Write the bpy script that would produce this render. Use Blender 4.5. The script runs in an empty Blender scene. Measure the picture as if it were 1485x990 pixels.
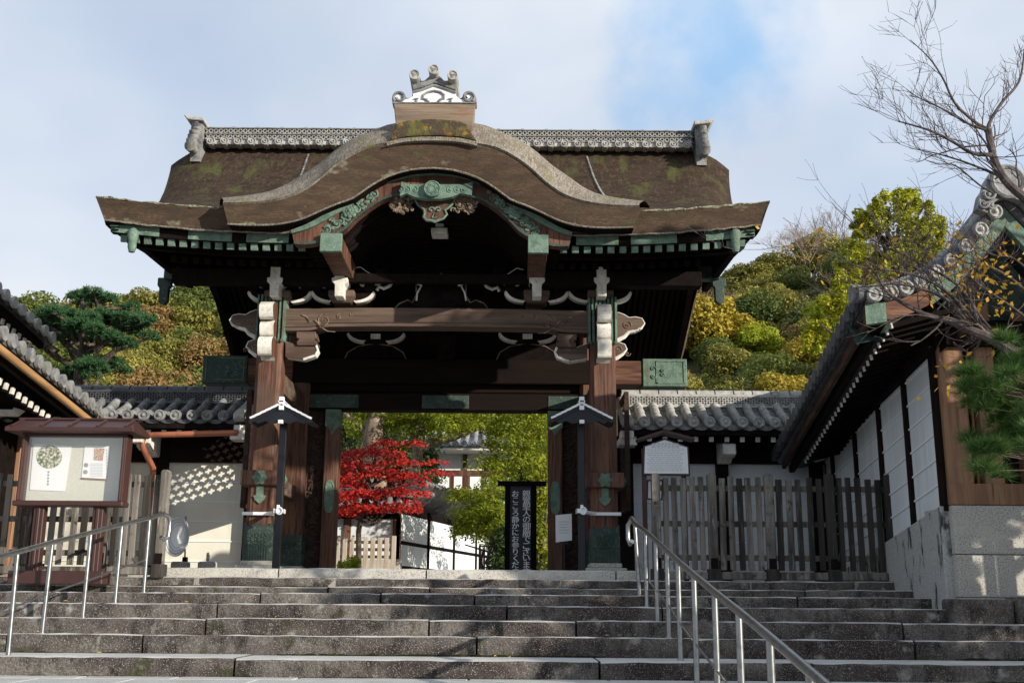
import bpy, bmesh, math, random
from mathutils import Vector, Matrix
R = math.radians
random.seed(7)
sc = bpy.context.scene
# ---------------------------------------------------------------- camera
TH, RO, FP = R(13.5), R(0.43), 1584.0
EYE = Vector((0, 0, 0.62))
r0 = Vector((1, 0, 0)); f0 = Vector((0, math.cos(TH), math.sin(TH))); u0 = Vector((0, -math.sin(TH), math.cos(TH)))
CR = r0*math.cos(RO) + u0*math.sin(RO); CU = -r0*math.sin(RO) + u0*math.cos(RO)
cd = bpy.data.cameras.new('camera'); cam = bpy.data.objects.new('camera', cd); sc.collection.objects.link(cam)
cd.lens = 36.0*FP/1485.0; cd.sensor_width = 36; cd.clip_end = 3000; cd.clip_start = 0.05
M3 = Matrix((CR, CU, -f0)).transposed(); cam.matrix_world = Matrix.Translation(EYE) @ M3.to_4x4()
sc.camera = cam
def A(px, py, y):
    """point of the plane at distance y whose place in the photograph is (px, py)"""
    d = f0 + CR*((px-742.5)/FP) + CU*((495-py)/FP)
    return EYE + d*(y/d.y)
# ---------------------------------------------------------------- world, sun, exposure
SUN_AZ, SUN_EL = R(54), R(14.5)          # azimuth to the right of straight behind the camera
sdir = Vector((math.sin(SUN_AZ)*math.cos(SUN_EL), -math.cos(SUN_AZ)*math.cos(SUN_EL), math.sin(SUN_EL)))
w = bpy.data.worlds.new('World'); sc.world = w; w.use_nodes = True
nt = w.node_tree; nt.nodes.clear(); N = nt.nodes.new; L = nt.links.new
out = N('ShaderNodeOutputWorld'); bg = N('ShaderNodeBackground'); sky = N('ShaderNodeTexSky')
sky.sky_type = 'NISHITA'; sky.sun_disc = False; sky.sun_elevation = SUN_EL
sky.sun_rotation = math.atan2(sdir.x, sdir.y)
sky.air_density = 1.0; sky.dust_density = 0.6; sky.ozone_density = 1.5
tc = N('ShaderNodeTexCoord'); mp = N('ShaderNodeMapping'); mp.inputs['Scale'].default_value = (1, 1, 1.7)
mp.inputs['Location'].default_value = (0.35, 0.1, 0.25)
n1 = N('ShaderNodeTexNoise'); n1.inputs['Scale'].default_value = 2.6; n1.inputs['Detail'].default_value = 7; n1.inputs['Roughness'].default_value = .48
n1.inputs['Distortion'].default_value = .25
cr = N('ShaderNodeValToRGB'); cr.color_ramp.elements[0].position = .36; cr.color_ramp.elements[0].color = (.78, .78, .78, 1)
cr.color_ramp.elements[1].position = .64; cr.color_ramp.elements[1].color = (1, 1, 1, 1)
n2 = N('ShaderNodeTexNoise'); n2.inputs['Scale'].default_value = 1.5; n2.inputs['Detail'].default_value = 4
cc = N('ShaderNodeValToRGB'); cc.color_ramp.elements[0].position = .38; cc.color_ramp.elements[0].color = (4.3, 5.4, 7.2, 1)
cc.color_ramp.elements[1].position = .66; cc.color_ramp.elements[1].color = (7.3, 7.7, 8.3, 1)
mx = N('ShaderNodeMix'); mx.data_type = 'RGBA'
L(tc.outputs['Generated'], mp.inputs['Vector']); L(mp.outputs[0], n1.inputs['Vector']); L(mp.outputs[0], n2.inputs['Vector'])
L(n1.outputs['Fac'], cr.inputs[0]); L(n2.outputs['Fac'], cc.inputs[0])
bd = (f0 + CR*((985-742.5)/FP) + CU*((495-55)/FP)).normalized()      # the clear blue gap in the clouds
vd = N('ShaderNodeVectorMath'); vd.operation = 'DOT_PRODUCT'; vd.inputs[1].default_value = bd
n3 = N('ShaderNodeTexNoise'); n3.inputs['Scale'].default_value = 8.5; n3.inputs['Detail'].default_value = 5
ad = N('ShaderNodeMath'); ad.operation = 'MULTIPLY_ADD'; ad.inputs[1].default_value = .026
mr = N('ShaderNodeMapRange'); mr.interpolation_type = 'SMOOTHSTEP'; mr.inputs['From Min'].default_value = 1.0065; mr.inputs['From Max'].default_value = 1.0155; mr.inputs['To Min'].default_value = 1; mr.inputs['To Max'].default_value = .0
mu = N('ShaderNodeMath'); mu.operation = 'MULTIPLY'
L(tc.outputs['Generated'], vd.inputs[0]); L(tc.outputs['Generated'], n3.inputs['Vector']); L(n3.outputs['Fac'], ad.inputs[0]); L(vd.outputs['Value'], ad.inputs[2]); L(ad.outputs[0], mr.inputs['Value'])
gap = N('ShaderNodeMix'); gap.data_type = 'RGBA'; gap.inputs[6].default_value = (3.3, 5.3, 7.9, 1)
L(mr.outputs[0], gap.inputs[0]); L(cc.outputs[0], gap.inputs[7]); L(cr.outputs[0], mx.inputs[0]); L(gap.outputs[2], mx.inputs[7]); L(sky.outputs[0], mx.inputs[6])
L(mx.outputs[2], bg.inputs['Color']); bg.inputs['Strength'].default_value = 0.095; L(bg.outputs[0], out.inputs[0])
ld = bpy.data.lights.new('sun', 'SUN'); ld.energy = 5.0; ld.angle = R(.5); ld.color = (1, .93, .82)
lo = bpy.data.objects.new('sun', ld); sc.collection.objects.link(lo); lo.rotation_euler = (-sdir).to_track_quat('-Z', 'Y').to_euler()
vs = sc.view_settings; vs.view_transform = 'Standard'; vs.look = 'None'; vs.gamma = 1; vs.exposure = 0.30; vs.use_curve_mapping = False
sc.cycles.max_bounces = 5; sc.cycles.diffuse_bounces = 3; sc.cycles.glossy_bounces = 2; sc.cycles.transmission_bounces = 3
sc.cycles.transparent_max_bounces = 6

# ---------------------------------------------------------------- object helpers
WL = {}
def setp(o, label=None, cat=None, group=None, kind=None):
    if label: o['label'] = label
    if cat: o['category'] = cat
    if group: o['group'] = group
    if kind: o['kind'] = kind
    return o
def thing(name, loc, label, cat, group=None):
    o = bpy.data.objects.new(name, None); sc.collection.objects.link(o); o.location = loc; o.empty_display_size = .2
    WL[o.name] = Vector(loc); return setp(o, label, cat, group)
def kids(o): return [c for c in bpy.data.objects if c.parent == o]
def copy_tree(o, parent=None, table=None):
    c = o.copy(); sc.collection.objects.link(c); c.parent = parent
    for k in kids(o): copy_tree(k, c)
    return c
class MB:
    """collects shapes; build() links them as ONE mesh object"""
    def __init__(s): s.v = []; s.f = []; s.m = []; s.cur = 0
    def add(s, vs, fs, m=None):
        n = len(s.v); s.v += [tuple(v) for v in vs]
        for f in fs: s.f.append([i+n for i in f]); s.m.append(s.cur if m is None else m)
    def box(s, x0, x1, y0, y1, z0, z1, m=None):
        s.add([(x0,y0,z0),(x1,y0,z0),(x1,y1,z0),(x0,y1,z0),(x0,y0,z1),(x1,y0,z1),(x1,y1,z1),(x0,y1,z1)],
              [(0,3,2,1),(4,5,6,7),(0,1,5,4),(1,2,6,5),(2,3,7,6),(3,0,4,7)], m); return s
    def bar(s, a, b, w, h, up=(0,0,1), m=None, w2=None, h2=None):
        a = Vector(a); b = Vector(b); d = (b-a).normalized(); up = Vector(up)
        sx = d.cross(up)
        if sx.length < 1e-4: sx = d.cross(Vector((0,1,0)))
        sx.normalize(); uz = sx.cross(d)
        w2 = w if w2 is None else w2; h2 = h if h2 is None else h2
        vs = [a+sx*i*w/2+uz*j*h/2 for i,j in ((-1,-1),(1,-1),(1,1),(-1,1))] + [b+sx*i*w2/2+uz*j*h2/2 for i,j in ((-1,-1),(1,-1),(1,1),(-1,1))]
        s.add(vs, [(0,3,2,1),(4,5,6,7),(0,1,5,4),(1,2,6,5),(2,3,7,6),(3,0,4,7)], m); return s
    def tube(s, pts, rad, n=10, m=None, cap=True):
        pts = [Vector(p) for p in pts]; k = len(pts)
        rs = rad if isinstance(rad, (list, tuple)) else [rad]*k
        vs = []; ref = None
        for i, p in enumerate(pts):
            d = (pts[min(i+1,k-1)] - pts[max(i-1,0)])
            if d.length < 1e-7: d = Vector((0,0,1))
            d.normalize()
            if ref is None: ref = Vector((0,0,1)) if abs(d.z) < .9 else Vector((1,0,0))
            sx = d.cross(ref); 
            if sx.length < 1e-5: sx = d.cross(Vector((0,1,0)))
            sx.normalize(); uz = sx.cross(d); ref = uz
            for j in range(n):
                a = 2*math.pi*j/n; vs.append(p + (sx*math.cos(a)+uz*math.sin(a))*rs[i])
        fs = [(i*n+j, i*n+(j+1)%n, (i+1)*n+(j+1)%n, (i+1)*n+j) for i in range(k-1) for j in range(n)]
        if cap: fs += [tuple(range(n))[::-1], tuple(range((k-1)*n, k*n))]
        s.add(vs, fs, m); return s
    def prism(s, pts, axis, a, b, m=None, sm=None):
        """closed outline (2-D) pushed along an axis; 'y': pts are (x,z)  'x': pts are (y,z)  'z': pts are (x,y)"""
        def P(p, t): return {'y': (p[0], t, p[1]), 'x': (t, p[0], p[1]), 'z': (p[0], p[1], t)}[axis]
        n = len(pts); vs = [P(p, a) for p in pts] + [P(p, b) for p in pts]
        s.add(vs, [tuple(range(n)), tuple(range(2*n-1, n-1, -1))], m)
        base = len(s.v)-2*n
        for i in range(n):
            j = (i+1) % n
            s.f.append([base+i, base+j, base+n+j, base+n+i]); s.m.append((s.cur if m is None else m) if sm is None else sm)
        return s
    def grid(s, G, m=None, closed=False):
        r = len(G); c = len(G[0]); vs = [p for row in G for p in row]
        s.add(vs, [(i*c+j, i*c+(j+1)%c, (i+1)*c+(j+1)%c, (i+1)*c+j) for i in range(r-1) for j in range(c if closed else c-1)], m); return s
    def disc(s, c, nrm, r, n=16, t=.0, m=None):
        c = Vector(c); nrm = Vector(nrm).normalized(); s.tube([c-nrm*t/2, c+nrm*t/2], r, n, m); return s
    def sphere(s, c, r, n=10, k=7, m=None, sq=(1,1,1)):
        c = Vector(c); vs = []
        for i in range(k+1):
            a = math.pi*i/k
            for j in range(n):
                b = 2*math.pi*j/n; vs.append(c+Vector((math.sin(a)*math.cos(b)*sq[0], math.sin(a)*math.sin(b)*sq[1], math.cos(a)*sq[2]))*r)
        s.add(vs, [(i*n+j, (i+1)*n+j, (i+1)*n+(j+1)%n, i*n+(j+1)%n) for i in range(k) for j in range(n)], m); return s
    def build(s, name, mats, parent=None, bevel=0, smooth=False, seg=1):
        me = bpy.data.meshes.new(name)
        off = WL.get(parent.name, Vector()) if parent else (sum((Vector(v) for v in s.v[:1]), Vector())*0)
        me.from_pydata([(v[0]-off.x, v[1]-off.y, v[2]-off.z) for v in s.v], [], s.f)
        mats = mats if isinstance(mats, (list, tuple)) else [mats]
        for mm in mats: me.materials.append(mm)
        if len(mats) > 1: me.polygons.foreach_set('material_index', s.m)
        bm = bmesh.new(); bm.from_mesh(me); 
        if len(s.f) < 60000: bmesh.ops.recalc_face_normals(bm, faces=bm.faces)
        bm.to_mesh(me); bm.free()
        if smooth:
            me.polygons.foreach_set('use_smooth', [True]*len(me.polygons))
            me.set_sharp_from_angle(angle=R(38))
        me.update()
        o = bpy.data.objects.new(name, me); sc.collection.objects.link(o)
        WL[o.name] = off
        if parent: o.parent = parent
        if bevel:
            b = o.modifiers.new('bevel', 'BEVEL'); b.width = bevel; b.segments = seg; b.limit_method = 'ANGLE'; b.angle_limit = R(40)
        return o
def recenter(o):
    """moves the origin of a one-mesh thing to its lowest middle point"""
    me = o.data; xs = [v.co for v in me.vertices]
    c = Vector(((min(v.x for v in xs)+max(v.x for v in xs))/2, (min(v.y for v in xs)+max(v.y for v in xs))/2, min(v.z for v in xs)))
    me.transform(Matrix.Translation(-c)); o.location = c; return o

# ---------------------------------------------------------------- materials
def mat(name, col, rough=.8, spec=.3, metal=0, layers=(), bump=0, bscale=20, bstretch=(1,1,1), bdetail=6, coat=0):
    """layers: (scale, stretch, colour, low, high[, detail]) - noise-masked second colours"""
    m = bpy.data.materials.new(name); m.use_nodes = True; t = m.node_tree; N = t.nodes.new; L = t.links.new
    b = t.nodes['Principled BSDF']; b.inputs['Roughness'].default_value = rough; b.inputs['Metallic'].default_value = metal
    b.inputs['Specular IOR Level'].default_value = spec; b.inputs['Coat Weight'].default_value = coat
    tc = N('ShaderNodeTexCoord'); src = None
    rgb = N('ShaderNodeRGB'); rgb.outputs[0].default_value = (*col, 1); src = rgb.outputs[0]
    for i, ly in enumerate(layers):
        scl, st, c2, lo_, hi = ly[:5]; det = ly[5] if len(ly) > 5 else 6
        mp = N('ShaderNodeMapping'); mp.inputs['Scale'].default_value = st; mp.inputs['Location'].default_value = (i*3.7, i*1.9, i*5.1)
        n = N('ShaderNodeTexNoise'); n.inputs['Scale'].default_value = scl; n.inputs['Detail'].default_value = det; n.inputs['Roughness'].default_value = .6
        r = N('ShaderNodeValToRGB'); r.color_ramp.elements[0].position = lo_; r.color_ramp.elements[1].position = hi
        x = N('ShaderNodeMix'); x.data_type = 'RGBA'; x.inputs[7].default_value = (*c2, 1)
        L(tc.outputs['Object'], mp.inputs[0]); L(mp.outputs[0], n.inputs['Vector']); L(n.outputs['Fac'], r.inputs[0])
        L(r.outputs[0], x.inputs[0]); L(src, x.inputs[6]); src = x.outputs[2]
    L(src, b.inputs['Base Color'])
    if bump:
        mp = N('ShaderNodeMapping'); mp.inputs['Scale'].default_value = bstretch
        n = N('ShaderNodeTexNoise'); n.inputs['Scale'].default_value = bscale; n.inputs['Detail'].default_value = bdetail; n.inputs['Roughness'].default_value = .65
        bp = N('ShaderNodeBump'); bp.inputs['Strength'].default_value = min(1, bump); bp.inputs['Distance'].default_value = .02*max(1, bump)
        L(tc.outputs['Object'], mp.inputs[0]); L(mp.outputs[0], n.inputs['Vector']); L(n.outputs['Fac'], bp.inputs['Height']); L(bp.outputs[0], b.inputs['Normal'])
    return m
def leafmat(name, cols, trans=.35, rough=.55):
    m = bpy.data.materials.new(name); m.use_nodes = True; t = m.node_tree; N = t.nodes.new; L = t.links.new
    b = t.nodes['Principled BSDF']; o = t.nodes['Material Output']; b.inputs['Roughness'].default_value = rough; b.inputs['Specular IOR Level'].default_value = .25
    g = N('ShaderNodeNewGeometry'); r = N('ShaderNodeValToRGB'); r.color_ramp.elements[0].color = (*cols[0], 1); r.color_ramp.elements[1].color = (*cols[-1], 1)
    for i, c in enumerate(cols[1:-1]):
        e = r.color_ramp.elements.new((i+1)/(len(cols)-1)); e.color = (*c, 1)
    oi = N('ShaderNodeObjectInfo'); md = N('ShaderNodeMath'); md.operation = 'MULTIPLY_ADD'; md.inputs[1].default_value = .55
    m2 = N('ShaderNodeMath'); m2.operation = 'MULTIPLY'; m2.inputs[1].default_value = .45
    L(oi.outputs['Random'], m2.inputs[0]); L(g.outputs['Random Per Island'], md.inputs[0]); L(m2.outputs[0], md.inputs[2])
    L(md.outputs[0], r.inputs[0]); L(r.outputs[0], b.inputs['Base Color'])
    tr = N('ShaderNodeBsdfTranslucent'); mx = N('ShaderNodeMixShader'); mx.inputs[0].default_value = trans
    L(r.outputs[0], tr.inputs[0]); L(b.outputs[0], mx.inputs[1]); L(tr.outputs[0], mx.inputs[2]); L(mx.outputs[0], o.inputs['Surface'])
    return m
M = {}
M['bark'] = mat('hinoki_bark', (.072,.048,.033), .95, .1, layers=[(3,(1,1,3),(.045,.032,.024),.42,.62), (11,(1.5,1,.5),(.115,.083,.055),.5,.7), (2.2,(1.6,1,.6),(.10,.105,.04),.54,.68), (55,(1,1,1.5),(.025,.017,.012),.5,.62)], bump=1, bscale=60, bstretch=(1,1,2.2))
M['bark_edge'] = mat('cut_bark_edge', (.145,.096,.06), .95, .1, layers=[(4,(.6,1,3),(.075,.052,.037),.4,.65), (12,(1.1,1,6),(.085,.058,.041),.46,.62), (75,(1,1,2),(.06,.042,.031),.5,.64), (9,(1,1,1),(.07,.055,.045),.55,.7), (2.2,(1,1,1.5),(.27,.25,.17),.60,.68,9), (3,(1,1,2),(.09,.095,.04),.6,.7)], bump=1, bscale=40, bstretch=(.3,1,5))
M['bark_pale'] = mat('bleached_bark', (.33,.295,.245), .95, .1, layers=[(5,(1,1,1),(.19,.165,.13),.42,.66), (26,(2,.3,.3),(.17,.14,.11),.48,.62), (2.4,(1,1,1),(.2,.2,.10),.55,.7), (50,(1,1,1),(.12,.09,.06),.5,.62)], bump=1, bscale=50)
M['lichen'] = mat('lichen_crust', (.25,.24,.16), .95, .1, layers=[(9,(1,1,1),(.10,.08,.05),.45,.55), (30,(1,1,1),(.40,.40,.30),.5,.6)], bump=1, bscale=60)
M['boxwood'] = mat('greyed_box_wood', (.27,.205,.15), .85, .15, layers=[(6,(.15,1,1.6),(.16,.115,.085),.42,.62), (3,(.4,1,1),(.27,.11,.05),.56,.7)], bump=.5, bscale=30, bstretch=(.08,1,1))
M['moss'] = mat('mossy_bark', (.075,.058,.04), .95, .1, layers=[(5,(1,1,1),(.13,.125,.04),.50,.64), (7,(1,1,1),(.30,.15,.02),.57,.66), (12,(1,1,1),(.30,.31,.22),.62,.7)], bump=1, bscale=40)
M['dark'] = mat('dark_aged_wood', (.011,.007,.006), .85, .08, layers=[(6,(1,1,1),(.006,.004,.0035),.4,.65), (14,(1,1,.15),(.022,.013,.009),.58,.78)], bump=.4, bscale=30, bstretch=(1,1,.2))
M['darkx'] = mat('dark_beam_wood', (.014,.008,.006), .8, .1, layers=[(5,(.15,1,1),(.007,.0045,.004),.4,.65)], bump=.4, bscale=30, bstretch=(.1,1,1))
M['beam'] = mat('weathered_beam_wood', (.14,.097,.072), .75, .2, layers=[(5,(.12,1,1.4),(.075,.047,.034),.4,.62), (30,(.05,1,1.2),(.06,.036,.026),.55,.68)], bump=.4, bscale=26, bstretch=(.08,1,1))
M['red'] = mat('reddish_grained_wood', (.175,.085,.053), .65, .25, layers=[(7,(1,1,.1),(.085,.037,.023),.40,.6), (38,(1,1,.05),(.06,.025,.016),.5,.62,3), (1.3,(1,1,1),(.10,.06,.043),.5,.7), (3,(1,1,.3),(.035,.02,.015),.58,.72)], bump=.35, bscale=40, bstretch=(1,1,.05))
M['redx'] = mat('reddish_beam_wood', (.20,.10,.06), .7, .2, layers=[(7,(.1,1,1),(.09,.042,.028),.42,.6), (38,(.05,1,1),(.07,.03,.02),.5,.62,3)], bump=.35, bscale=40, bstretch=(.05,1,1))
M['palewood'] = mat('pale_weathered_wood', (.46,.40,.32), .85, .15, layers=[(8,(1,1,.2),(.33,.27,.2),.45,.65)])
M['carve'] = mat('carved_dark_wood', (.06,.038,.028), .8, .2, layers=[(8,(1,1,1),(.035,.022,.018),.4,.6)], bump=.5, bscale=40)
M['cloud'] = mat('carved_grey_wood', (.26,.2,.14), .85, .2, layers=[(14,(1,1,1),(.1,.07,.05),.42,.6)], bump=.6, bscale=60)
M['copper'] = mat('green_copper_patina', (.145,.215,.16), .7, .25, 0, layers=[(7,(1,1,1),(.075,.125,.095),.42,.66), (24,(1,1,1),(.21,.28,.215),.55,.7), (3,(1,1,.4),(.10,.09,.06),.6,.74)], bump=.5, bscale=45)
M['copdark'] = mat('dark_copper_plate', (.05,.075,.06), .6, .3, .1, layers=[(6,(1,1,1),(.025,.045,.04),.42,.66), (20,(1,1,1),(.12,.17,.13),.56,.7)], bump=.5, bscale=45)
M['white'] = mat('white_lime_paint', (.74,.71,.63), .85, .15, layers=[(6,(1,1,.6),(.5,.46,.39),.44,.68), (30,(1,1,.7),(.34,.29,.23),.58,.70)], bump=.2, bscale=30)
M['tile'] = mat('grey_roof_tile', (.26,.26,.25), .6, .4, layers=[(6,(1,1,1),(.12,.12,.125),.42,.62), (20,(1,1,1),(.34,.33,.30),.56,.7), (3,(1,1,1),(.16,.155,.11),.55,.7)], bump=.4, bscale=40)
M['tiledark'] = mat('blackened_roof_tile', (.085,.087,.095), .5, .45, layers=[(6,(1,1,1),(.045,.046,.05),.42,.62), (18,(1,1,1),(.2,.2,.19),.6,.72), (4,(1,1,1),(.20,.185,.11),.58,.7)], bump=.4, bscale=40)
M['tilepale'] = mat('pale_weathered_tile', (.43,.42,.39), .75, .25, layers=[(8,(1,1,1),(.27,.26,.24),.42,.64), (25,(1,1,1),(.56,.55,.5),.56,.7), (5,(1,1,1),(.16,.15,.13),.62,.72)], bump=.4, bscale=40)
M['plaster'] = mat('cream_plaster', (.76,.735,.63), .9, .1, layers=[(3,(1.6,1.6,.12),(.62,.59,.49),.52,.75), (1.5,(1,1,1),(.68,.65,.55),.45,.7)], bump=.08, bscale=60)
M['plasterw'] = mat('white_plaster', (.74,.76,.76), .9, .1, layers=[(3,(1.6,1.6,.12),(.56,.58,.57),.5,.75), (1.3,(1,1,.6),(.62,.64,.64),.45,.7)], bump=.08, bscale=60)
M['line'] = mat('raised_white_line', (.82,.83,.83), .7, .2)
M['granite'] = mat('pale_granite', (.50,.465,.405), .85, .2, layers=[(60,(1,1,1),(.24,.23,.21),.48,.6), (4,(1,1,1),(.5,.48,.42),.5,.7), (120,(1,1,1),(.55,.54,.5),.56,.64)], bump=.4, bscale=90)
M['paper'] = mat('white_paper', (.82,.82,.80), .7, .2)
M['steel'] = mat('brushed_steel_rail', (.36,.365,.36), .30, .5, .9, layers=[(14,(1,1,1),(.22,.22,.205),.45,.7)])
M['rust'] = mat('brown_painted_metal', (.055,.024,.020), .45, .35, layers=[(5,(1,1,1),(.042,.019,.016),.45,.7)])
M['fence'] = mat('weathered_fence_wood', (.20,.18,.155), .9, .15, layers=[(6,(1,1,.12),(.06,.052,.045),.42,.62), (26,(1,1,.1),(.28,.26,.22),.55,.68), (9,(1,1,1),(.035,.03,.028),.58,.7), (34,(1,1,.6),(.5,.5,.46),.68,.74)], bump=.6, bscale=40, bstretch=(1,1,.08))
M['fencedark'] = mat('dark_fence_wood', (.055,.048,.042), .9, .15, layers=[(6,(1,1,.12),(.03,.026,.022),.42,.62), (26,(1,1,.1),(.12,.11,.095),.58,.7), (34,(1,1,.6),(.45,.45,.42),.70,.75)], bump=.6, bscale=40, bstretch=(1,1,.08))
M['navy'] = mat('blue_black_lacquer', (.009,.010,.014), .45, .35)
M['wpaint'] = mat('clean_white_paint', (.8,.8,.8), .5, .4)
M['bamboo'] = mat('tan_bamboo', (.42,.24,.10), .6, .3, layers=[(6,(1,.1,1),(.2,.11,.05),.45,.65)])
M['coppipe'] = mat('copper_gutter', (.42,.145,.075), .45, .4, .2, layers=[(6,(1,1,1),(.25,.08,.05),.5,.7)])
M['tan'] = mat('tan_door_wood', (.30,.165,.095), .75, .2, layers=[(8,(1,1,.08),(.19,.10,.055),.42,.62), (30,(1,1,.05),(.12,.06,.035),.55,.7)], bump=.3, bscale=40, bstretch=(1,1,.05))
M['trunk'] = mat('tree_bark', (.12,.09,.07), .95, .1, layers=[(9,(1,1,.3),(.05,.037,.03),.42,.6), (5,(1,1,1),(.22,.2,.17),.55,.7)], bump=1, bscale=30, bstretch=(1,1,.3))
M['trunkpale'] = mat('pale_mossy_tree_bark', (.32,.25,.18), .95, .1, layers=[(5,(1,1,.5),(.16,.12,.08),.42,.6), (4,(1,1,1),(.11,.12,.03),.55,.64)], bump=1, bscale=20, bstretch=(1,1,.4))
M['cherry'] = mat('cherry_twig_bark', (.115,.09,.082), .85, .2, layers=[(12,(1,1,1),(.05,.038,.036),.42,.62), (20,(1,1,1),(.26,.22,.2),.6,.72)], bump=.6, bscale=40)
# ================================================================ setting: ground, steps, landing
def stonemat(name, base, grime, speck, bw, moss=True):
    m = mat(name, base, .92, .15, layers=[(2.4,(.5,1,1),grime,.42,.64), (45,(1,1,1),tuple(c*.45 for c in base),.5,.6), (90,(1,1,1),speck,.52,.64), (8,(1,1,1),speck,.62,.76), (3.2,(1,1,1),(.07,.075,.03) if moss else grime,.62,.72)], bump=.8, bscale=45)
    return m
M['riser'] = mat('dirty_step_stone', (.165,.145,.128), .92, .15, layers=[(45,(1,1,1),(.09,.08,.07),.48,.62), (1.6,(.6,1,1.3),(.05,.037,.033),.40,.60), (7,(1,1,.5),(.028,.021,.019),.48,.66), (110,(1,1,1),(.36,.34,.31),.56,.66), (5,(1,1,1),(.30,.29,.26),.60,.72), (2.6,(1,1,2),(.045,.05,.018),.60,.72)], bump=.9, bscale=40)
M['tread'] = mat('worn_lit_tread_stone', (.52,.51,.48), .9, .15, layers=[(3,(1,1,1),(.42,.40,.37),.45,.7), (70,(1,1,1),(.4,.39,.36),.54,.64)], bump=.5, bscale=60)  # worn stone, tone raised to paint the light on step tops
M['soil'] = mat('pale_gravel_ground', (.30,.27,.22), .95, .1, layers=[(3,(1,1,1),(.2,.18,.14),.4,.65), (60,(1,1,1),(.42,.4,.36),.5,.62)], bump=.8, bscale=50)
M['forestfloor'] = mat('forest_floor', (.05,.055,.025), .95, .1, layers=[(.3,(1,1,1),(.08,.07,.03),.4,.65)], bump=.5, bscale=3)
noseY = [9.6, 10.3, 11.0, 11.7, 12.4, 13.0, 13.7, 14.4]
noseP = [955.5, 921.8, 898, 876.7, 860.5, 851.0, 838.5, 824.5]
noseZ = [A(620, p, y).z for p, y in zip(noseP, noseY)]
ZL = noseZ[7]; ZF = noseZ[6]
def slabs(x0, x1, y0, y1, z0, z1, lmin, lmax, rng, gap=.02, back=0):
    """one course of long stone blocks with slightly different faces; riser material 0, tread material 1"""
    mb = MB(); x = x0 - rng.uniform(0, 1)
    while x < x1:
        l = rng.uniform(lmin, lmax); a, b = x+gap/2, min(x+l-gap/2, x1); x += l
        if b - a < .1: continue
        dy, dz = rng.uniform(-.012, .012), rng.uniform(-.006, .005); c = .022
        n = max(2, int((b-a)/.16)); G = []
        for i in range(n+1):
            xx = a + (b-a)*i/n; e = .015 if i in (0, n) else 0
            j = lambda s: rng.uniform(-s*1.7, s*1.7)
            prof = [(y0+dy+e+j(.004), z0), (y0+dy+e+j(.005), (z0*.6+z1*.4)), (y0+dy+e+j(.005), z1+dz-c-j(.004)), (y0+dy+c*.45+e+j(.003), z1+dz-c*.35-e*.4+j(.003)), (y0+dy+c*1.4+e, z1+dz-e*.3+j(.003)), (y1, z1+dz-back)]
            G.append([(xx, p[0], p[1]) for p in prof])
        m = len(prof); base = len(mb.v)
        for row in G: mb.v += row
        for i in range(n):
            for k in range(m-1):
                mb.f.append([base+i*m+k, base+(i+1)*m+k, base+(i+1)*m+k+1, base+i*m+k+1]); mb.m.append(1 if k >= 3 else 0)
        mb.f.append([base+k for k in range(m)] + []); mb.m.append(0)
        mb.f.append([base+n*m+k for k in range(m)][::-1]); mb.m.append(0)
    return mb
rg = random.Random(3)
def merge(dst, src):
    n = len(dst.v); dst.v += src.v; dst.f += [[i+n for i in f] for f in src.f]; dst.m += src.m
st = MB()
for i in range(7):
    z0 = 0 if i == 0 else noseZ[i-1]
    xl, xr = -14, 12
    y1 = noseY[i+1]+.04
    merge(st, slabs(xl, xr, noseY[i], y1, z0-.05, noseZ[i], 1.0, 3.4, rg, back=(.004, .036, .034, .022, .010, 0, 0)[i]))
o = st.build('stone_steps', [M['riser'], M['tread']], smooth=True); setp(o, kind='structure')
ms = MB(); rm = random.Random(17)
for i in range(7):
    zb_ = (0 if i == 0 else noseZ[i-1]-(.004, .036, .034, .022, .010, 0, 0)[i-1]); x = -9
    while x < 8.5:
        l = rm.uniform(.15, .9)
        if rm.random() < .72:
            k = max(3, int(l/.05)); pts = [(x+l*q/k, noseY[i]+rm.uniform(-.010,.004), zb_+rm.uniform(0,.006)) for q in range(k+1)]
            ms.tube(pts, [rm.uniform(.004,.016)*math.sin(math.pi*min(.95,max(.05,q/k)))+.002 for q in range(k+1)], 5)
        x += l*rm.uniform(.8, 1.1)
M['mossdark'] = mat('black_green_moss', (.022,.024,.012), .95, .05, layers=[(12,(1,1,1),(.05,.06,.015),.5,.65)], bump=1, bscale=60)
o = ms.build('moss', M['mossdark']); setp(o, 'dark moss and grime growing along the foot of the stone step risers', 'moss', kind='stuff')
ld_ = slabs(-4.62, 1.62, 14.4, 15.4, ZF-.03, ZL, 1.6, 3.2, rg)
o = ld_.build('landing_kerb', [M['granite'], M['tread']], smooth=True); setp(o, kind='structure')
mb = MB(); mb.box(-4.62, 1.62, 15.38, 24, ZF-.05, ZL-.004)
o = mb.build('landing', M['granite']); setp(o, kind='structure')
mb = MB(); mb.box(-30, 30, 13.72, 60, -.9, ZF-.006)
o = mb.build('courtyard_ground', M['soil']); setp(o, kind='structure')
# paving and lower flight toward the camera
lo_s = slabs(-14, 12, 8.25, 9.62, -.16, .0, 1.2, 2.6, rg)
y = 8.25; z = -.15
while z > -.95:
    merge(lo_s, slabs(-14, 12, y-.75, y+.04, z-.2, z, 1.2, 3.0, rg)); y -= .75; z -= .15
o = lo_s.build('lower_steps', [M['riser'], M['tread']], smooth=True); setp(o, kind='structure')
mb = MB(); mb.add([(-700,-300,-1.04),(700,-300,-1.04),(700,900,-1.04),(-700,900,-1.04)], [(0,1,2,3)])
o = mb.build('ground', mat('dark_paving', (.12,.115,.105), .9, .15, layers=[(3,(1,1,1),(.08,.075,.07),.4,.65)])); setp(o, kind='structure')  # tone set dark to cut light bounced up into the eaves
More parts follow.
